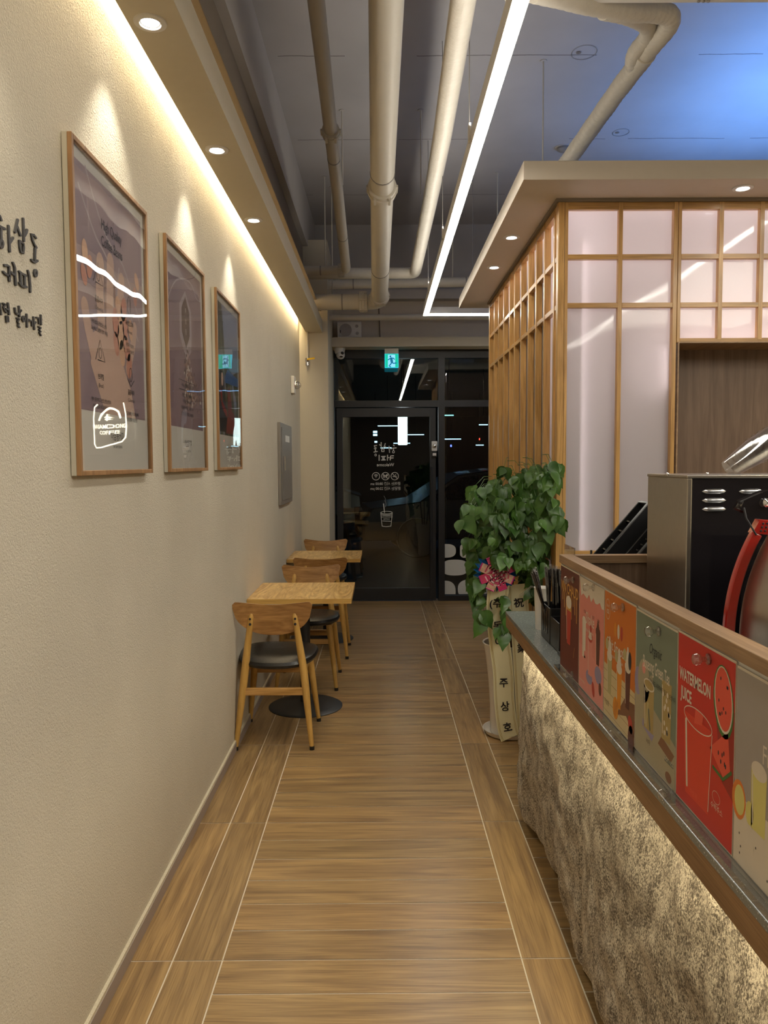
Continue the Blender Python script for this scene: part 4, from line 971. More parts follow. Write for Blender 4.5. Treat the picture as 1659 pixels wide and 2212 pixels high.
# rough stone front, split along vertical breaks
ny, nz_ = 420, 120; vs = []; fs = []
def sx_(y, z):
    t = z/.80
    p_ = Vector((0, y*1.0, z*.8))
    v = .578-.030*noise.noise(Vector((3.1, y*1.7, z*1.9)))*1.4-.024*noise.noise(Vector((7, y*4.5, z*3.5)))-.009*noise.noise(Vector((9, y*16, z*12)))-.0022*noise.noise(Vector((2, y*60, z*50)))
    v -= .022*math.sin(PI*min(1, max(0, t)))**1.0
    cr = abs((y+.02*noise.noise(Vector((5, 0, z*5)))) % .85-.42); v += .012*max(0, 1-cr/.012)*(1 if noise.noise(Vector((11, y*.5, z*3))) > -.1 else .2)
    if z < .12: v += (.12-z)*(.12-z)*2.2*(1+noise.noise(Vector((4, y*5, 1))))
    return v
for i in range(ny+1):
    for j in range(nz_+1):
        y = -.9+(CY-.02+.9)*i/ny+0; z = .05+noise.noise(Vector((8, y*6, 0)))*.012*(1-j/nz_)+(.805-.05)*j/nz_
        vs.append((sx_(y, z), y+(.02*noise.noise(Vector((1, z*5, 3))) if i == ny else 0), z))
for i in range(ny):
    for j in range(nz_): a = i*(nz_+1)+j; fs.append((a, a+1, a+nz_+2, a+nz_+1))
o0 = len(vs)
for j in range(nz_+1): x_, y_, z_ = vs[ny*(nz_+1)+j]; vs.append((.66, y_-.01, z_))
for j in range(nz_): a = ny*(nz_+1)+j; fs.append((a, a+1, o0+j+1, o0+j))
MB().add(vs, fs, 'granite').build('granite_front', ct, True)
MB().box(.66, .98, -1.6, CY-.03, .0, CZ-.067, 'laminate').box(.64, .66, -1.6, CY-.06, 0, .06, 'upper').build('carcass', ct)
# partition with cap rail
PX0, PX1, PY, PZ = .542, .572, 2.30, 1.2145
pt = empty('counter_partition', (.557, 1.0, CZ), 'low counter partition with brown wood cap rail carrying the menu cards', 'partition')
MB().box(PX0, PX1, -1.6, PY, CZ, PZ-.024, 'white').build('panel', pt)
MB().box(PX0-.007, PX1+.001, -1.6, PY, PZ-.024, PZ, 'caprail').build('cap_rail', pt, bevel=.0015)
MB().box(PX1+.001, .98, PY-.035, PY, PZ-.024, PZ, wood('cap_return', '#a98a68', '#8b6e50', 0, 8, .45, 16, .8)).build('cap_return', pt, bevel=.0015)
MB().box(PX1+.001, .98, PY-.03, PY-.01, CZ, PZ-.024, 'laminate').build('return_panel', pt)
MB().box(PX0-.02, PX0-.001, -1.6, PY, CZ+.0005, CZ+.012, 'clear').build('acrylic_ledge', pt)
# ---- menu cards
CXP = PX0-.0018
def mcol(n_, c_, r_=.5, v=.05): MT[n_] = flat(n_, c_, r_, var=v, coat=.15); return n_
for n_, c_ in (('wine', '#5e1d14'), ('wine2', '#7c2f20'), ('pink', '#d98678'), ('pinkfloor', '#dd8f84'), ('cream2', '#d9cfbf'), ('choc', '#5a2c22'), ('lilac', '#8f88a8'), ('straw', '#b5382a'), ('orange', '#cc701a'), ('sand', '#cdbb8f'),
               ('matcha', '#b3a878'), ('mango', '#d98c22'), ('sage', '#75806f'), ('sagedk', '#5b6358'), ('table', '#a39a80'), ('teagl', '#a8925a'), ('redp', '#c4261b'), ('redd', '#98180f'), ('redj', '#d63a22'), ('melon', '#e0523c'), ('rind', '#3d6b2c'),
               ('greyp', '#a29a94'), ('oj', '#dd7d2e'), ('tea', '#7c2a12'), ('lemon', '#d6cd7a'), ('yel', '#cf9b45'), ('woodp', '#7a5238')): mcol(n_, c_)
def card(y_left, y_right, z0, z1, label, art):
    w = y_left-y_right; e = empty('menu_card', (CXP, (y_left+y_right)/2, z0), label, 'menu card', 'menu cards on the counter partition')
    m = MB().box(CXP-.0015, CXP, y_right+.0008, y_left-.0008, z0, z1, 'cream2')
    d = D2(m, (CXP-.0017, y_left, z0), (0, -1, 0), (0, 0, 1), (-1, 0, 0), .00012); art(d, w, z1-z0); m.build('print', e)
    return e
def glassy(d, x, y, w, h, m, top='cream2', taper=.8, l=3, rim=True):
    d.poly([(x-w/2*taper, y), (x+w/2*taper, y), (x+w/2, y+h), (x-w/2, y+h)], m, l)
    if top: d.disc(x, y+h, w/2, w/2*.6, top, l+.2, 18)
    if rim: d.stroke([(x-w/2*.7, y+h*.1), (x-w/2*.85, y+h*.9)], w*.06, 'cream2', l+.3)
def swirl(d, x, y, w, h, m='cream2', l=4):
    for k in range(5): d.disc(x, y+h*k/5, w/2*(1-k/5.5), h/6, m, l+k*.1, 16)
def ac_wine(d, w, h):
    d.rect(0.002, .002, w-.002, h-.004, 'wine', 1); d.text('VIN CHAUD', w/2, h-.075, .042, 'yel', 4, .86, 1, .02)
    for k in range(9): d.stroke([(.03+.02*k, h-.078), (.03+.02*k, h-.10-.02*(k % 3))], .006, 'yel', 2)
    glassy(d, w*.47, h*.28, .060, h*.38, 'straw', 'mango', .6, 3); glassy(d, w*.47, h*.60, .062, h*.08, 'yel', 'cream2', .95, 3.5)
    d.stroke([(.16, .06), (.17, .09)], .002, 'yel', 3)
def ac_shake(d, w, h):
    d.rect(.002, .002, w-.002, h-.004, 'pink', 1); d.poly([(.002, .002), (w-.002, .002), (w-.002, h*.34), (.002, h*.40)], 'pinkfloor', 2)
    d.poly([(.002, h-.004)]+[(w*k/12, h-.030-.022*abs(math.sin(k*1.3))) for k in range(1, 12)]+[(w-.002, h-.05), (w-.002, h-.004)], 'cream2', 3)
    d.text("Shake", w*.45, h-.115, .045, 'cream2', 4, .8, 1, 0, .2); d.text('FRESH MILK SHAKE', w*.45, h-.135, .009, 'cream2', 4)
    glassy(d, w*.22, h*.30, .036, h*.33, 'cream2', 'cream2', .8); glassy(d, w*.78, h*.34, .040, h*.28, 'choc', 'choc', .6); swirl(d, w*.78, h*.62, .036, .03, 'choc')
    d.disc(w*.45, h*.17, .030, .018, 'lilac', 3); d.disc(w*.80, h*.26, .030, .022, 'lilac', 3); glassy(d, w*.48, h*.19, .042, h*.33, 'pinkfloor', 'straw', .8, 3.5); swirl(d, w*.48, h*.52, .036, .03, 'cream2'); d.disc(w*.5, h*.60, .008, .01, 'straw', 6)
    d.disc(w*.62, h*.10, .012, .02, 'straw', 4, rot=.4); d.disc(w*.88, h*.16, .012, .016, 'choc', 4); d.stroke([(w*.26, h*.34), (w*.26, h*.16)], .016, 'straw' if 0 else 'pinkfloor', 3)
    for x_ in (.25, .6, .8): d.text('초코', w*x_, h*.70, .010, 'ink', 4)
    d.text('ha sam dong', w*.15, h*.07, .010, 'cream2', 4)
def ac_smooth(d, w, h):
    d.rect(.002, .002, w-.002, h-.004, 'orange', 1); d.poly([(.002, .002), (w-.002, .002), (w-.002, h*.38), (.002, h*.42)], 'sand', 2)
    for k in range(5): d.stroke([(.0, h*(.05+.08*k)), (w, h*(.0+.08*k+.02))], .001, 'woodp', 2.4)
    d.poly([(w*.45, h*.1), (w*.75, h*.16), (w-.002, h*.06), (w-.002, h*.3), (w*.7, h*.28)], 'woodp', 2.6)
    d.ring(w*.12, h-.045, .018, .024, .0012, 'cream2', 3); d.text('ONLY', w*.12, h-.04, .009, 'cream2', 3); d.text('ICE', w*.12, h-.055, .014, 'cream2', 3, .9, 1, .02)
    for x_, m_ in ((.38, 'mango'), (.48, 'cream2'), (.58, 'straw')): d.disc(w*x_, h-.082, .008, .017, m_, 3)
    d.text("Fruit Smoothie", w*.43, h-.135, .036, 'cream2', 4, .72, 1, .01, .2); d.text('FRESH FRUIT SMOOTHIE', w*.45, h-.152, .008, 'cream2', 4)
    for x_, y_, m_, t_ in ((.2, .2, 'matcha', 'cream2'), (.52, .16, 'mango', 'cream2'), (.78, .22, 'choc', 'cream2')):
        glassy(d, w*x_, h*y_, .040, h*.30, m_, 'cream2', .65, 3); swirl(d, w*x_, h*(y_+.31), .040, .045); d.disc(w*(x_-.09), h*(y_+.38), .012, .014, 'matcha', 5)
    d.disc(w*.84, h*.58, .010, .02, 'ink', 5.2); d.disc(w*.42, h*.14, .020, .026, 'mango', 5); d.disc(w*.88, h*.13, .014, .02, 'straw', 5, rot=.5); d.disc(w*.9, h*.03, .02, .03, 'choc', 5)
    for k in range(3): d.stroke([(w*.36+.008*k, h*.08), (w*.42+.008*k, h*.2)], .0012, 'woodp', 6)
    d.text('하삼동', w*.12, h*.10, .014, 'ink', 4)
def ac_tea(d, w, h):
    d.rect(.002, .002, w-.002, h-.004, 'sage', 1); d.poly([(.002, .002), (w-.002, .002), (w-.002, h*.28), (.002, h*.50)], 'table', 2)
    d.text('Organic', w*.50, h-.075, .030, 'ink', 4, .7, 1, 0, .2); d.text('Boseong Green Tea', w*.52, h-.112, .036, 'cream2', 4, .50, 1, .012); d.text('따뜻하게도 시원하게도 즐기는 보성녹차', w*.66, h-.136, .0125, 'ink', 4, .7)
    d.disc(w*.22, h*.53, .035, .045, 'table', 3); d.stroke([(w*.30, h*.5), (w*.42, h*.58)], .018, 'table', 3.2); d.disc(w*.22, h*.62, .010, .012, 'pinkfloor', 3.3); d.disc(w*.02+.01, h*.5, .02, .03, 'lilac', 2.6)
    glassy(d, w*.36, h*.22, .058, h*.30, 'teagl', None, .9); d.disc(w*.36, h*.53, .030, .012, 'cream2', 4); d.disc(w*.36, h*.53, .026, .009, 'teagl', 4.2)
    glassy(d, w*.78, h*.26, .050, h*.38, 'teagl', None, .9); d.poly([(w*.6, h*.2), (w*.9, h*.16), (w*.97, h*.22), (w*.68, h*.27)], 'woodp', 2.8); d.poly([(w*.2, h*.22), (w*.45, h*.17), (w*.5, h*.22), (w*.2, h*.27)], 'lilac', 2.7)
    for k in range(14): d.disc(w*(.70+.16*random.random()), h*(.30+.3*random.random()), .004, .005, 'cream2', 4.5)
    d.stroke([(w*.3, h*.24), (w*.34, h*.4)], .008, 'matcha', 4); d.stroke([(w*.4, h*.24), (w*.36, h*.36)], .007, 'sagedk', 4)
    d.rect(w*.76, h*.135, w*.96, h*.165, 'sagedk', 5); d.text('HOT / ICE', w*.86, h*.143, .010, 'cream2', 6); d.text('녹차', w*.36, h*.13, .012, 'ink', 4); d.disc(w*.85, h*.05, .016, .010, 'woodp', 4)
def ac_melon(d, w, h):
    d.rect(.002, .002, w-.002, h-.004, 'redp', 1); d.poly([(w*.72, h*.62), (w-.002, h*.74), (w-.002, h*.28), (w*.8, h*.34)], 'redd', 1.5)
    d.text('WATERMELON', w*.33, h-.085, .030, 'cream2', 4, .64, 1, .03); d.text('JUICE', w*.18, h-.118, .030, 'cream2', 4, .64, 1, .03)
    d.disc(w*.82, h-.075, .036, .058, 'rind', 3, rot=.15); d.disc(w*.82, h-.072, .032, .053, 'cream2', 3.3, rot=.15); d.disc(w*.82, h-.071, .029, .050, 'melon', 3.6, rot=.15)
    for k in range(9): d.disc(w*.82+random.uniform(-.018, .018), h-.07+random.uniform(-.035, .035), .0018, .003, 'ink', 4)
    glassy(d, w*.40, h*.08, .115, h*.47, 'redj', None, .82); d.ring(w*.40, h*.55, .0575, .018, .0018, 'cream2', 4); d.stroke([(w*.655, h*.53), (w*.61, h*.1)], .002, 'cream2', 4); d.stroke([(w*.16, h*.53), (w*.2, h*.12)], .0015, 'melon', 4)
    d.poly([(w*.34, h*.52), (w*.48, h*.54), (w*.5, h*.60), (w*.36, h*.61)], 'melon', 3.6)
    d.poly([(w*.62, h*.46), (w*.9, h*.62), (w*.95, h*.40), (w*.84, h*.36)], 'melon', 3); d.stroke([(w*.68, h*.37), (w*.84, h*.35), (w*.96, h*.42)], .006, 'rind', 3.2)
    for k in range(6): d.disc(w*(.7+.2*random.random()), h*(.42+.08*random.random()), .002, .004, 'ink', 4)
    d.ring(w*.74, h*.22, .014, .010, .0008, 'cream2', 4); d.text('수박주스', w*.75, h*.15, .012, 'cream2', 4); d.text('하삼동', w*.35, h*.1, .012, 'melon', 4)
def ac_juice(d, w, h):
    d.rect(.002, .002, w-.002, h-.004, 'greyp', 1); d.poly([(.002, .002), (w-.002, .002), (w-.002, h*.35), (.002, h*.35)], 'cream2', 1.5)
    glassy(d, w*.33, h*.25, .045, h*.30, 'lemon', 'cream2', .9); glassy(d, w*.62, h*.18, .065, h*.32, 'tea', 'oj', .85, 4)
    d.disc(w*.07, h*.33, .022, .030, 'oj', 3); d.disc(w*.08, h*.33, .016, .023, 'lemon', 3.5); d.disc(w*.22, h*.31, .012, .018, 'lemon', 3); d.disc(w*.25, h*.16, .009, .009, 'cream2', 4)
    d.text('Fruit Ade', w*.6, h-.12, .04, 'cream2', 4, .7)
    for k in range(14): d.disc(w*random.random()*.8+.02, h*random.random()*.15+.01, .0014, .002, 'ink', 4)
ed = [2.292, 2.073, 1.838, 1.606, 1.378, 1.148, .918]
arts = [(ac_wine, 'dark red menu card for mulled wine with glass, at the far end'), (ac_shake, 'pink menu card with milkshake glasses and dripping cream'), (ac_smooth, 'orange menu card with three fruit smoothies'),
        (ac_tea, 'sage green menu card for green tea with two glasses'), (ac_melon, 'bright red watermelon juice menu card'), (ac_juice, 'grey menu card with lemon and iced tea glasses, nearest the viewer')]
for i, (fn, lab) in enumerate(arts):
    random.seed(i); card(ed[i]-.001, ed[i+1]+.001, CZ+.014, PZ-.028-(.004 if i % 2 else 0), lab, fn)
# clear acrylic pins
pins = []
for px, py, lab in ((1236, 1253, 'on the top of the dark red card'), (1234, 1457, 'at the foot of the dark red card'), (1280, 1269, 'on the top of the pink card'), (1291, 1538, 'at the foot of the pink card'), (1343, 1312, 'on the top of the orange card'),
                (1336, 1588, 'at the foot of the orange card'), (1420, 1364, 'on the top of the sage green card'), (1450, 1717, 'at the foot of the sage green card'), (1527, 1424, 'on the top of the watermelon card')):
    q = onX(px, py, CXP-.006)
    if not pins:
        e = empty('push_pin', (CXP-.002, q.y, q.z)); m = MB(); x_ = CXP-.002
        m.lathe([(.0095, 0), (.0095, -.003), (.0045, -.006), (.004, -.012), (.0085, -.016), (.0105, -.021), (.0085, -.026), (.001, -.028)], (x_, q.y, q.z), 'clear', 16, 'x'); m.build('pin_head', e, True)
        MB().tube([(x_+.003, q.y, q.z), (x_-.006, q.y, q.z)], .0007, 'chrome', 6).build('needle', e)
    else: e = copy_tree(pins[0]); e.location = (CXP-.002, q.y, q.z)
    pins.append(e); tag(e, 'clear acrylic push pin '+lab, 'push pin', 'clear push pins on the menu cards')
# ---- straws and holder at the end of the counter
hd = empty('straw_holder', (.62, 2.6, CZ), 'black plastic straw and napkin holder on the end of the grey counter', 'holder')
def tray(m, x0, x1, y0, y1, z0, z1, t, mt):
    m.box(x0, x1, y0, y1, z0, z0+t, mt).box(x0, x0+t, y0, y1, z0+t, z1, mt).box(x1-t, x1, y0, y1, z0+t, z1, mt).box(x0+t, x1-t, y0, y0+t, z0+t, z1, mt).box(x0+t, x1-t, y1-t, y1, z0+t, z1, mt); return m
tray(MB(), .574, .680, 2.60, 2.74, CZ, CZ+.125, .004, 'blackplastic').build('rear_bin', hd, bevel=.002)
tray(MB(), .576, .680, 2.47, 2.598, CZ, CZ+.10, .004, 'blackplastic').build('front_bin', hd, bevel=.002)
MB().box(.570, .690, 2.40, 2.465, CZ, CZ+.012, 'blackplastic').build('tray_lip', hd, bevel=.002)
for k in range(3): MB().box(.5725, .5745, 2.635+.03*k, 2.650+.03*k, CZ+.03, CZ+.11, 'gloss').build('slot', hd)
random.seed(11); st0 = None
for i in range(26):
    x_ = .586+.011*(i % 8)+random.uniform(-.002, .002); y_ = 2.615+.028*(i//8)+random.uniform(-.004, .004); L = .235+random.uniform(-.006, .012)
    if i < 4: dx, dy = -.045-.014*i, .05-.03*i
    else: dx, dy = random.uniform(-.015, .015), random.uniform(-.012, .012)
    if i < 4: x_ = .590+.006*i; y_ = 2.66+.012*i
    if st0 is None:
        st0 = empty('drinking_straw', (0, 0, 0)); MB().tube([(0, 0, 0), (0, 0, .24)], .0044, 'gloss', 8, cap=False).build('straw_tube', st0, True)
        MB().tube([(0, 0, .18), (0, 0, .247), (0, 0, .252)], [.0050, .0050, .001], 'cupclear', 8, cap=False).build('wrapper', st0, True); e = st0
    else: e = copy_tree(st0)
    e.location = (x_, y_, CZ+.012); e.rotation_euler = Vector((0, 0, 1)).rotation_difference(Vector((dx, dy, L)).normalized()).to_euler()
    tag(e, 'black drinking straw leaning out of the holder towards the aisle' if i < 4 else 'black wrapped drinking straw standing in the dense bundle of the holder', 'straw', 'leaning black straws' if i < 4 else 'black straws in the bundle')
q = onZ(1166, 1361, CZ); pc = empty('paper_cup', (q.x+.012, q.y+.02, CZ), 'tall white paper cup behind the straw holder', 'cup')
MB().lathe([(.024, 0), (.030, .155), (.0315, .157), (.030, .159), (.028, .155), (.022, .01), (.001, .008)], pc.location, 'white', 28).build('cup_body', pc, True)
a = pc.location+Vector((-.01, 0, .15)); c = a+Vector((-.075, .01, -.025))
m = MB().tube([a, a.lerp(c, .4)+Vector((0, 0, .02)), a.lerp(c, .8), c], [.004, .010, .014, .004], 'cupclear', 10, sq=.4); tag(m.build('wrapped_spoon', None, True), 'clear wrapped plastic spoon lying across the white paper cup', 'spoon')
# ---- back counter with racks, machine
MB_ = MB().box(1.0, 1.9, -1.6, 3.2, .0, .80, 'laminate').box(.995, 1.9, -1.6, 3.2, .80, .84, 'terrazzo')
tag(MB_.build('back_counter'), 'inner work counter behind the partition, mostly hidden', 'counter')
tag(MB().box(.60, .995, .9, 2.26, CZ+.0005, CZ+.02, 'steel').build('steel_worktop'), 'steel work shelf just behind the menu card partition', 'worktop')
def rack(x, y, lab, lids):
    e = empty('lid_dispenser', (x, y, 1.02), lab, 'dispenser', 'tilted black lid dispensers')
    ax = Vector((.66, .05, .75)).normalized(); nn = Vector((-.75, 0, .66)).normalized(); s_ = Vector((0, 1, 0))
    base = Vector((x, y, 1.03)); L = .40; W_ = .105; D_ = .05
    def bx(o, a, b_, c_): return (base+ax*o[0]+s_*o[1]+nn*o[2])
    m = MB()
    def obx(a0, a1, s0, s1, n0, n1, mt, mb):
        vs = [base+ax*a+s_*s2+nn*n2 for n2 in (n0, n1) for s2 in (s0, s1) for a in (a0, a1)]
        mb.add(vs, [(0, 2, 3, 1), (4, 5, 7, 6), (0, 1, 5, 4), (2, 6, 7, 3), (0, 4, 6, 2), (1, 3, 7, 5)], mt)
    obx(0, L, -W_/2, W_/2, -.004, 0, 'blackplastic', m); obx(0, L, -W_/2, -W_/2+.006, 0, D_, 'blackplastic', m); obx(0, L, W_/2-.006, W_/2, 0, D_, 'blackplastic', m); obx(-.004, 0, -W_/2, W_/2, 0, D_, 'blackplastic', m)
    obx(L-.01, L, -W_/2, W_/2, 0, D_, 'blackplastic', m)
    obx(0, L, -W_/2+.006, -W_/2+.024, D_-.006, D_, 'blackplastic', m)
    m.build('dispenser_body', e, bevel=.002)
    for k in range(14 if lids else 8):
        a = .03+k*(.022 if lids else .04); c_ = base+ax*a+nn*.026; m = MB(); n = 20; ring = []
        for rr_, o_ in ((.044, 0), (.046, .004), (.040, .006), (.001, .010)):
            ring.append([c_+ax*o_+(s_*math.cos(2*PI*j/n)*rr_+nn*math.sin(2*PI*j/n)*rr_*.55) for j in range(n)])
        vs = [p_ for r_ in ring for p_ in r_]; fs = [(i*n+j, i*n+(j+1) % n, (i+1)*n+(j+1) % n, (i+1)*n+j) for i in range(3) for j in range(n)]
        m.add(vs, fs, 'cupclear' if lids else 'gloss'); o = m.build('cup_lid', e, True)
rack(.640, 2.50, 'tilted black plastic lid dispenser, left of the pair beside the machine', False)
rack(.690, 2.36, 'tilted black dispenser with clear lids, right beside the steel machine side', True)
# steel machine
mx0, my0, my1, mz = .752, 1.885, 2.165, 1.4575
mc = empty('beverage_machine', (.98, 2.02, CZ), 'tall steel sided black fronted machine with louvre vents', 'machine')
MB().box(mx0, mx0+.012, my0, my1, CZ+.02, mz-.008, 'steel').build('side_panel', mc, bevel=.002)
MB().box(mx0+.012, 1.28, my0+.002, my1, CZ+.02, mz-.008, 'gloss').build('body', mc, bevel=.002)
MB().box(mx0-.002, 1.285, my0-.003, my1+.002, mz-.008, mz, 'steel').build('top_plate', mc, bevel=.002)
for cx_ in (1543, 1623, 1703):
    for cy_ in (1061.5, 1081, 1100):
        q = onY(cx_, cy_, my0); m = MB(); n = 14
        prof = []
        for i in range(9):
            t = -1+2*i/8; x_ = q.x+t*.0295; hh = .0062*(1-abs(t)**4)**.5+.0003
            for j in range(7):
                a_ = PI*j/6; prof.append((x_, my0+.0015-.007*math.sin(a_)*(1-abs(t)**4)**.5, q.z+math.cos(a_)*hh))
        fs = [(i*7+j, i*7+j+1, (i+1)*7+j+1, (i+1)*7+j) for i in range(8) for j in range(6)]
        m.add(prof, fs, 'louvre'); m.build('louvre', mc, True)
for px_ in (1436, 1521): q = onY(px_, 1025, my0+.12); MB().ball((q.x, my0+.10, mz+.001), .0045, 'chrome', 10).build('screw', mc, True)
# round red machine in front
rc = Vector((1.045, 1.42, 1.17)); rm = empty('espresso_machine', (1.045, 1.5, CZ), 'round steel machine with curved red side guard at the right edge', 'machine')
def disc_y(r0, r1, y0, y1, a0, a1, mt, n=40):
    m = MB(); vs = []; fs = []
    for i in range(n+1):
        a = a0+(a1-a0)*i/n
        for r, y in ((r0, y0), (r1, y0), (r1, y1), (r0, y1)): vs.append((rc.x+r*math.cos(a), y, rc.z+r*math.sin(a)))
    for i in range(n):
        for k in range(4): fs.append((i*4+k, i*4+(k+1) % 4, (i+1)*4+(k+1) % 4, (i+1)*4+k))
    fs += [(0, 3, 2, 1), (n*4, n*4+1, n*4+2, n*4+3)]; return m.add(vs, fs, mt)
disc_y(.392, .412, 1.400, 1.414, math.radians(152), math.radians(215), 'red').build('side_guard', rm, True, bevel=.003)
disc_y(.02, .386, 1.22, 1.399, math.radians(151), math.radians(230), 'steel').build('drum', rm, True)
MB().box(.80, 1.35, 1.22, 1.80, CZ+.02, 1.0, 'gloss').box(.85, 1.35, 1.43, 1.80, 1.0, 1.30, 'gloss').build('base_box', rm)
def q1(px, py, Y=1.40): return onY(px, py, Y)
m = MB()
v_ = [q1(1626, 1152), q1(1700, 1160), q1(1720, 1128), q1(1642, 1122)]; vs = [tuple(v) for v in v_]+[(v.x, v.y+.02, v.z) for v in v_]
m.add(vs, [(0, 1, 2, 3), (7, 6, 5, 4), (0, 4, 5, 1), (1, 5, 6, 2), (2, 6, 7, 3), (3, 7, 4, 0)], 'red')
for i in range(4):
    for j in range(3):
        q = q1(1649+i*9-j*2.5, 1131+j*8, 1.399); m.ball(q, .0022, 'ink', 8)
m.build('hinge_block', rm, bevel=.003)
m = MB(); v_ = [q1(1606, 1098, 1.42), q1(1612, 1086, 1.42), q1(1658, 1066, 1.42), q1(1730, 1060, 1.42), q1(1730, 1106, 1.42), q1(1620, 1104, 1.42)]; n = len(v_); vs = [tuple(v) for v in v_]+[(v.x, v.y+.03, v.z) for v in v_]
m.add(vs, [tuple(range(n)), tuple(range(2*n-1, n-1, -1))]+[(i, (i+1) % n, n+(i+1) % n, n+i) for i in range(n)], 'gloss'); m.build('hopper_lid', rm, bevel=.005)
MB().ball(q1(1656, 1086, 1.415), .009, 'chrome', 12).build('lid_bolt', rm, True)
MB().tube([q1(1607, 1097, 1.41), q1(1612, 1120, 1.40), q1(1634, 1156, 1.395)], .0018, 'ink', 8).build('support_wire', rm, True)
# clear cups nested in a slanting sleeve on top of the machine
p0 = onY(1572, 1024, 2.02); p1 = onY(1700, 938, 2.02); dr = (p1-p0).normalized(); cup0 = None
for i in range(12):
    pos = p0+dr*(.018*i)+Vector((0, 0, .012))
    if cup0 is None:
        cup0 = empty('plastic_cup', (0, 0, 0)); MB().lathe([(.024, 0), (.036, .085), (.0385, .086), (.0385, .089), (.036, .089)], (0, 0, 0), 'cupclear', 28, cap=False).build('cup_wall', cup0, True); e = cup0
        MB().lathe([(.001, .001), (.024, .001)], (0, 0, 0), 'cupclear', 20).build('cup_base', cup0)
    else: e = copy_tree(cup0)
    e.location = pos; e.rotation_euler = Vector((0, 0, 1)).rotation_difference(dr).to_euler()
    tag(e, 'clear plastic cup nested in the slanting stack on top of the machine', 'cup', 'clear cups stacked on the machine')
# acrylic stop and black stick on the partition end
tag(MB().box(.572, .576, PY-.03, PY+.09, PZ-.03, PZ+.022, 'clear').build('acrylic_divider'), 'small clear acrylic divider at the far end of the cap rail', 'divider')
q = onY(1277, 1206, 2.6); tag(MB().tube([(q.x, 2.6, 1.02), (q.x, 2.6, q.z+.028)], .004, 'blackplastic', 8).build('stirring_stick', None, True), 'short black stick standing behind the cap rail corner', 'stick')
# ================================================================== PLANT
PXc, PYc = .697, 4.16
pl = empty('potted_plant', (PXc, PYc, 0), 'tall potted plant with drooping green leaves and gift ribbons by the kiosk', 'potted plant')
c0 = (PXc, PYc, 0)
MB().lathe([(.10, .004), (.125, .012), (.138, .030), (.142, .031), (.139, .026), (.128, .006), (.10, 0)], c0, 'pot', 48).build('saucer', pl, True)
MB().lathe([(.098, .012), (.102, .03), (.104, .16), (.112, .30), (.128, .44), (.140, .505), (.146, .508), (.143, .512), (.136, .508), (.125, .44)], c0, 'pot', 48).build('pot', pl, True)
MB().lathe([(.128, .470), (.06, .478), (.001, .48)], c0, 'soil', 24).build('soil', pl, True)
random.seed(5)
# crown volumes: (px, py, Y, rx, ry, rz) in metres around unprojected centres
blobs = []
for px, py, Y, rx, rz in ((1060, 1070, 4.05, .13, .11), (1110, 1050, 4.15, .13, .12), (1160, 1030, 4.0, .08, .10), (1178, 1015, 3.66, .045, .06), (1178, 1060, 3.66, .05, .08), (1035, 1110, 3.95, .10, .10), (1120, 1110, 3.85, .16, .12), (1170, 1110, 3.68, .08, .10), (1055, 1165, 3.95, .13, .11),
                          (1120, 1170, 3.8, .15, .11), (1165, 1190, 3.8, .08, .10), (1045, 1215, 4.0, .08, .09), (1030, 1255, 3.95, .05, .06), (1150, 1225, 4.0, .09, .09), (1075, 1120, 4.25, .15, .15), (1150, 1260, 4.1, .05, .08)):
    blobs.append((onY(px, py, Y), rx, .14, rz))
m = MB(); trunk = Vector((PXc, PYc, .47))
for k, (dx, dy) in enumerate(((-.03, 0), (.03, .02), (0, -.03))):
    a = trunk+Vector((dx, dy, 0)); m.tube([a, a+Vector((dx*.8, dy, .25)), a+Vector((dx*2, dy*2-.03, .55)), a+Vector((dx*2.5, dy*2-.05, .80))], [.011, .010, .008, .004], 'bark', 10)
m.build('stem', pl, True)
def leaf(mb, p, d, nrm, L, W_):
    d = d.normalized(); s_ = d.cross(nrm).normalized(); nn = s_.cross(d)
    rows = [(0, .0), (.07, .26), (.18, .46), (.32, .53), (.46, .50), (.58, .38), (.68, .33), (.80, .17), (.90, .07), (1.0, .0)]
    vs = []; fold = random.uniform(.12, .35); curl = random.uniform(.1, .5)
    for t, w in rows:
        c_ = p+d*(L*t)-nn*(curl*L*t*t)
        wob = random.uniform(-.045, .045)*L
        vs += [c_-s_*w*W_+nn*(fold*w*W_+wob), c_, c_+s_*w*W_+nn*(fold*w*W_-wob)]
    fs = []
    for i in range(len(rows)-1):
        a = i*3; fs += [(a, a+1, a+4, a+3), (a+1, a+2, a+5, a+4)]
    mb.add(vs, fs, 'leaf')
fol = MB(); tw = MB()
def spray(p, out, n=3, L0=.072):
    a = p-out*.06+Vector((0, 0, .05)); tw.tube([a-out*.05, a, p], [.0018, .0015, .001], 'leaf', 5)
    for k in range(n):
        ang = random.uniform(-1.1, 1.1)+(k-(n-1)/2)*.8
        d = Matrix.Rotation(ang, 3, 'Z') @ out; d = (d*random.uniform(.35, .8)+Vector((0, 0, -random.uniform(.5, 1.0)))).normalized()
        nrm = (Vector((0, 0, .8))+out*.9+Vector((0, -.7, 0))+Vector((random.uniform(-.9, .9), random.uniform(-.6, .6), random.uniform(-.5, .3)))).normalized()
        L = L0*random.uniform(.7, 1.35); leaf(fol, p+Vector((random.uniform(-.014, .014), random.uniform(-.014, .014), random.uniform(-.012, .012))), d, nrm, L, L*.70)
cc = Vector((PXc, PYc-.05, 1.05))
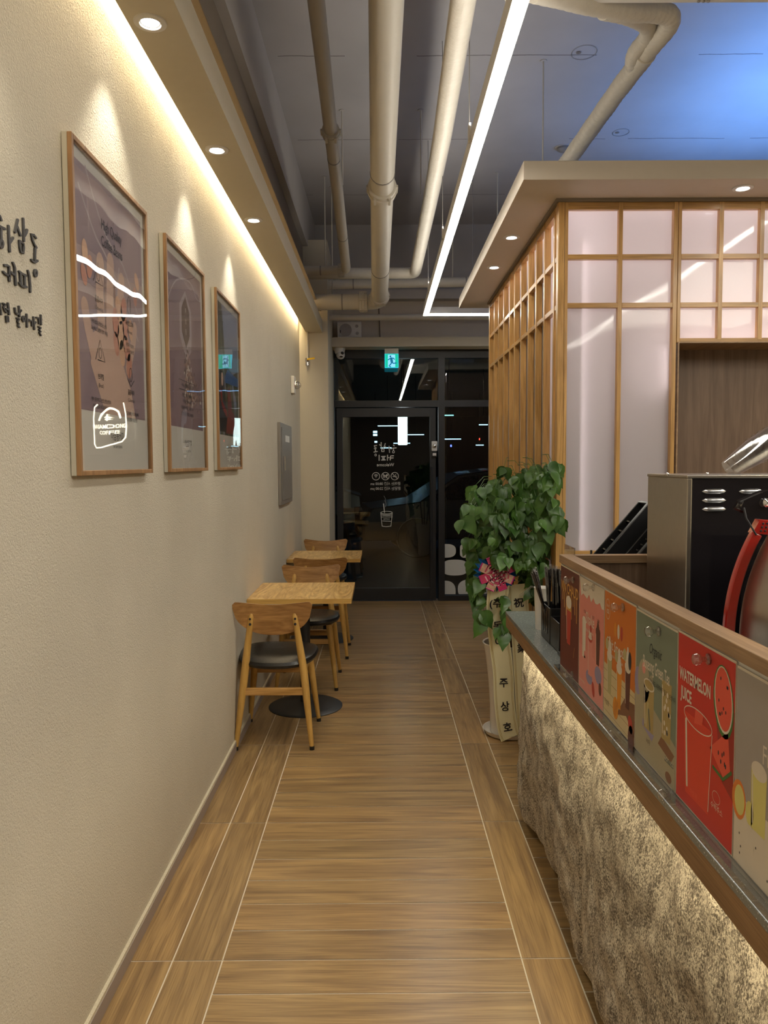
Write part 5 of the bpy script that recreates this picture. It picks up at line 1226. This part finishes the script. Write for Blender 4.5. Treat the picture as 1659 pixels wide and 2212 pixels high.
for q, rx, ry, rz in blobs:
    for k in range(int(16*rx*rz/.0144)+3):
        a = Vector((random.gauss(0, 1), random.gauss(0, 1), random.gauss(0, 1))).normalized()*random.uniform(.45, 1)
        p = q+Vector((a.x*rx, a.y*ry, a.z*rz))
        if p.y > KY-.03 and p.x > KX-.03: p.x = KX-.03-random.random()*.04
        out = Vector((p.x-cc.x, p.y-cc.y-.12, 0)).normalized()
        spray(p, out)
for px, py, Y in ((1045, 1300, 3.93), (1035, 1330, 3.92), (1042, 1345, 3.92), (1085, 1300, 3.90), (1090, 1345, 3.88), (1083, 1370, 3.87), (1092, 1362, 3.86), (1100, 1330, 3.9), (1030, 1290, 3.95), (1155, 1290, 3.9), (1012, 1100, 3.9), (1000, 1130, 3.88), (1190, 1130, 3.62), (1205, 1125, 3.6)):
    q = onY(px, py-12, Y); spray(q, Vector((random.uniform(-.5, .2), -1, 0)).normalized(), 2, .085)
k_o = len(fol.v); fol.add(tw.v, tw.f, 'leaf'); fo = fol.build('foliage', pl, True)
# sash ribbons
def sash(path, w, label, chars, nm='ribbon_sash'):
    m = MB(); P_ = [Vector(p) for p in path]; full = bez(P_, 10); n = len(full); half = w/2
    L = [0]
    for i in range(1, n): L.append(L[-1]+(full[i]-full[i-1]).length)
    def at_(s_):
        for i in range(1, n):
            if L[i] >= s_: t = (s_-L[i-1])/max(1e-9, L[i]-L[i-1]); return full[i-1].lerp(full[i], t), (full[i]-full[i-1]).normalized()
        return full[-1], (full[-1]-full[-2]).normalized()
    def strip(x0, x1, mt, off):
        vs = []; fs = []
        for i, p in enumerate(full):
            d_ = (full[min(i+1, n-1)]-full[max(i-1, 0)]).normalized(); u = Vector((1, 0, 0)); u = (u-d_*u.dot(d_)).normalized(); nn = u.cross(d_); nn = nn if nn.y < 0 else -nn
            for x in (x0, x1): vs.append(p+u*x+nn*(off-.10*x*x*8*.6))
        for i in range(n-1): fs.append((2*i, 2*i+1, 2*i+3, 2*i+2))
        m.add(vs, fs, mt)
    for k in range(8): strip(-half+w*k/8, -half+w*(k+1)/8, 'sash', 0)
    for x in (-.42, -.37, .37, .42): strip(w*x-.0008, w*x+.0008, 'gold', .0012)
    for s_, ch, sz in chars:
        p, d_ = at_(s_); u = Vector((1, 0, 0)); u = (u-d_*u.dot(d_)).normalized(); nn = u.cross(d_); nn = nn if nn.y < 0 else -nn
        D2(m, p+nn*.0035, u, -d_, nn).text(ch, 0, -sz*.35, sz, 'ink', 1, .95, 1, .02)
    m.build(nm, pl)
bow = onY(1072, 1238, 3.86)
sash([onY(1078, 1262, 3.88), onY(1072, 1300, 3.90), onY(1076, 1370, 3.96), onY(1088, 1450, 4.012), onY(1088, 1500, 4.02), onY(1096, 1580, 4.022), onY(1103, 1594, 4.02)], .108, '', [(.105, '(주)', .055), (.235, '동', .056), (.33, '아', .056), (.57, '주', .056), (.70, '상', .056), (.815, '호', .056)])
sash([onY(1118, 1262, 3.92), onY(1120, 1300, 3.95), onY(1128, 1400, 4.0), onY(1136, 1560, 4.03), onY(1138, 1592, 4.03)], .10, '', [(.105, '祝', .056), (.24, '開', .056), (.36, '業', .056)])
MT['blue'] = flat('blue_cellophane', (.012, .12, .34), .25, coat=.4, var=.2, vscale=20); MT['pk'] = flat('pink_ribbon', (.62, .05, .16), .4, var=.1, vscale=60); MT['pk2'] = flat('floral_ribbon', (.70, .42, .30), .4, var=.5, vscale=50); MT['mag'] = flat('magenta_edge', (.55, .02, .22), .4)
bw = empty('gift_bow', bow); bw.parent = pl; bw.location = bow-pl.location
def local(mb, nm): 
    o = mb.build(nm, None, True); o.parent = bw; o.location = -bow; return o
m = MB(); n = 44; vs = [bow+Vector((0, .01, 0))]
for i in range(n):
    a = 2*PI*i/n; r = .115 if i % 2 else .092; vs.append(bow+Vector((math.cos(a)*r, .015+.022*(i % 2), math.sin(a)*r*.95)))
m.add(vs, [(0, i+1, (i+1) % n+1) for i in range(n)], 'blue'); local(m, 'cellophane_fan')
for i in range(8):
    a = PI*.12+2*PI*i/8; m = MB(); vs = []; fs = []; d_ = Vector((math.cos(a), 0, math.sin(a))); s_ = Vector((-math.sin(a), 0, math.cos(a)))
    for j in range(9):
        t = j/8; r = .085*math.sin(PI*t*.5)**.8 if t < .5 else .085*(math.sin(PI*.5*t)); rad = .02+.068*math.sin(PI*min(1, t*1.0)); y = -.004-.035*math.sin(PI*t*.5)*(1 if 1 else 0)
        c_ = bow+d_*(.088*math.sin(PI*t))+Vector((0, -.032*t-.002, 0))
        for x in (-.022, -.018, .018, .022): vs.append(c_+s_*x)
    for j in range(8):
        for k in range(3): fs.append((j*4+k, j*4+k+1, (j+1)*4+k+1, (j+1)*4+k))
    m.add(vs, fs, 'pk2' if i % 2 else 'pk')
    e2_ = MB(); e2_.tube([bow+d_*.088+s_*-.022+Vector((0, -.018, 0)), bow+d_*.088+s_*.022+Vector((0, -.018, 0))], .0035, 'mag', 6)
    m.add(e2_.v, e2_.f, 'mag'); local(m, 'ribbon_loop')
m = MB()
MT['pkw'] = flat('pink_stripe_light', (.80, .55, .58), .4)
for i in range(12):
    a = 2*PI*i/12+.2+random.uniform(-.35, .35); d_ = Vector((math.cos(a), 0, math.sin(a))); s_ = Vector((-math.sin(a), 0, math.cos(a)))
    for k in range(5):
        c_ = bow+d_*(.010+.012*k)+Vector((0, -.046+.005*k, 0)); m.bar(c_-s_*(.005+.0035*k), c_+s_*(.005+.0035*k), .0065, .002, 'pk' if (k+i) % 2 else 'pkw', (0, -1, 0))
local(m, 'rosette')
# ================================================================== OUTSIDE
struct(MB().box(-12, 14, YW+.1, 40, -.05, -.02, 'asphalt').build('ground_outside'))
struct(MB().box(-12, 14, YW+.15, 40, 3.3, 3.4, 'upper').build('ceiling_outside'))
struct(MB().box(-12, 14, 30, 30.2, -.05, 3.3, 'asphalt').build('wall_outside'))
MT['tubew'] = emis('garage_tube', (.45, .75, 1.0), 4); MT['sgn'] = emis('street_lightbox', (.85, .97, 1.0), 3.5); MT['cyan'] = emis('cyan_tube', (.2, .85, .85), 6); MT['dotr'] = emis('red_lamp', (1, .05, .03), 5); MT['dotb'] = emis('blue_lamp', (.1, .15, 1), 6)
q0 = onY(860, 961, 9.6); q1_ = onY(880, 880, 9.6)
lb = empty('light_box_sign', (q0.x, 9.6, 0), 'bright white upright light box sign standing outside the door', 'sign')
MB().box(q0.x, q1_.x, 9.6, 9.7, q0.z, q1_.z-.01, 'sgn').build('light_box', lb, bevel=.01); MB().tube([((q0.x+q1_.x)/2, 9.65, q1_.z-.01), ((q0.x+q1_.x)/2, 9.65, 3.3)], .02, 'frameblk', 8).build('hanging_pole', lb)
for i, (xa, xb, y, Y, mt, lab) in enumerate(((816, 859, 920, 16, 'tubew', 'long tube light outside left of the light box sign'), (881, 916, 939, 16, 'tubew', 'tube light outside right of the light box sign'), (806, 815, 933, 20, 'tubew', 'upper of two short stacked tube lights outside'), (806, 815, 939.5, 20, 'tubew', 'lower of two short stacked tube lights outside'),
                                    (809, 815, 954.5, 24, 'tubew', 'tiny far tube light outside above the parked cars'), (850, 886, 957.5, 22, 'tubew', 'tube light outside just below the light box sign'), (822, 846, 967.5, 24, 'tubew', 'tube light outside behind the shop name decal'),
                                    (960, 980, 897, 13, 'cyan', 'cyan tube light outside at the top of the side pane'), (1035, 1054, 917.5, 15, 'tubew', 'tube light outside beside the slat screen edge'), (960, 996, 948.5, 20, 'tubew', 'tube light outside in the middle of the side pane'), (1028, 1045, 961.5, 24, 'tubew', 'dim far tube light outside low in the side pane'),
                                    (1035, 1037, 948.5, 20, 'dotr', 'tiny red lamp outside'), (973, 976, 963, 20, 'dotb', 'tiny blue lamp outside'))):
    a = onY(xa, y, Y); c = onY(xb, y, Y); w_ = .006*Y/16 if xb-xa > 12 else .02
    e = empty('tube_light' if mt != 'dotr' and mt != 'dotb' else 'indicator_lamp', (a.x, Y, a.z), lab, 'light'); MB().box(a.x, c.x, Y, Y+.03, a.z-w_*1.3, a.z+w_*1.3, mt).build('lamp', e)
    MB().tube([((a.x+c.x)/2, Y+.015, a.z), ((a.x+c.x)/2, Y+.015, 3.3)], .006, 'frameblk', 6).build('hanging_rod', e)
MT['carp'] = flat('car_paint', (.006, .012, .03), .25, coat=.3); MT['carg'] = flat('car_glass', (.01, .012, .02), .05)
def car(x, y, L, ang, lab):
    e = empty('car', (0, 0, 0), lab, 'car')
    prof = [(-.5, .30), (-.5, .62), (-.47, .80), (-.30, .90), (-.16, 1.32), (0, 1.42), (.20, 1.40), (.34, 1.20), (.42, .95), (.49, .85), (.5, .32)]
    W2 = .88; m = MB(); vs = []; n = len(prof)
    for s_, ins in ((-1, .12), (-1, 0), (1, 0), (1, .12)):
        for px_, pz in prof: vs.append((px_*L*(1-.02*(ins > 0)), s_*(W2-ins*.6-(max(0, pz-.85)*.30)), pz-(.02 if ins else 0)))
    fs = [tuple(range(n)), tuple(range(4*n-1, 3*n-1, -1))]
    for r_ in range(3):
        for i in range(n): fs.append((r_*n+i, r_*n+(i+1) % n, (r_+1)*n+(i+1) % n, (r_+1)*n+i))
    m.add(vs, fs, 'carp'); m.build('body', e, True)
    for s_ in (-1, 1):
        m = MB(); m.add([(x_*L, s_*(W2+.003-.30*max(0, z_-.85)), z_) for x_, z_ in ((-.27, .93), (-.15, 1.28), (0, 1.35), (.19, 1.33), (.32, 1.15), (.38, .95))], [tuple(range(6))], 'carg'); m.build('side_window', e)
        for x_ in (-.31, .31): 
            m = MB().lathe([(.30, -.10), (.32, -.08), (.32, .08), (.30, .10)], (x_*L, s_*(W2-.08), .32), 'blackplastic', 24, 'y'); w_ = m.build('wheel', e, True); MB().lathe([(.2, -.12), (.2, .12)], (x_*L, s_*(W2-.08), .32), 'frameblk', 12, 'y').build('hub', w_)
    m = MB()
    for s_ in (-1, 1): m.box(-.505*L, -.48*L, s_*.6-.15, s_*.6+.15, .62, .74, 'chrome')
    m.build('headlight', e)
    e.location = (x, y, -.02); e.rotation_euler.z = ang; return e
car(1.9, 13.2, 4.6, .1, 'dark blue car parked outside, seen through the middle of the glass door')
car(-2.6, 16.5, 4.4, .05, 'dark car parked outside behind the left part of the door')
area('garage_light', (0, 17, 3.1), (0, 0, 0), 6, .2, 8, (.3, .55, 1))
for o in list(bpy.data.objects):
    if o.type == 'LIGHT' and o.parent is None and 'kind' not in o: pass
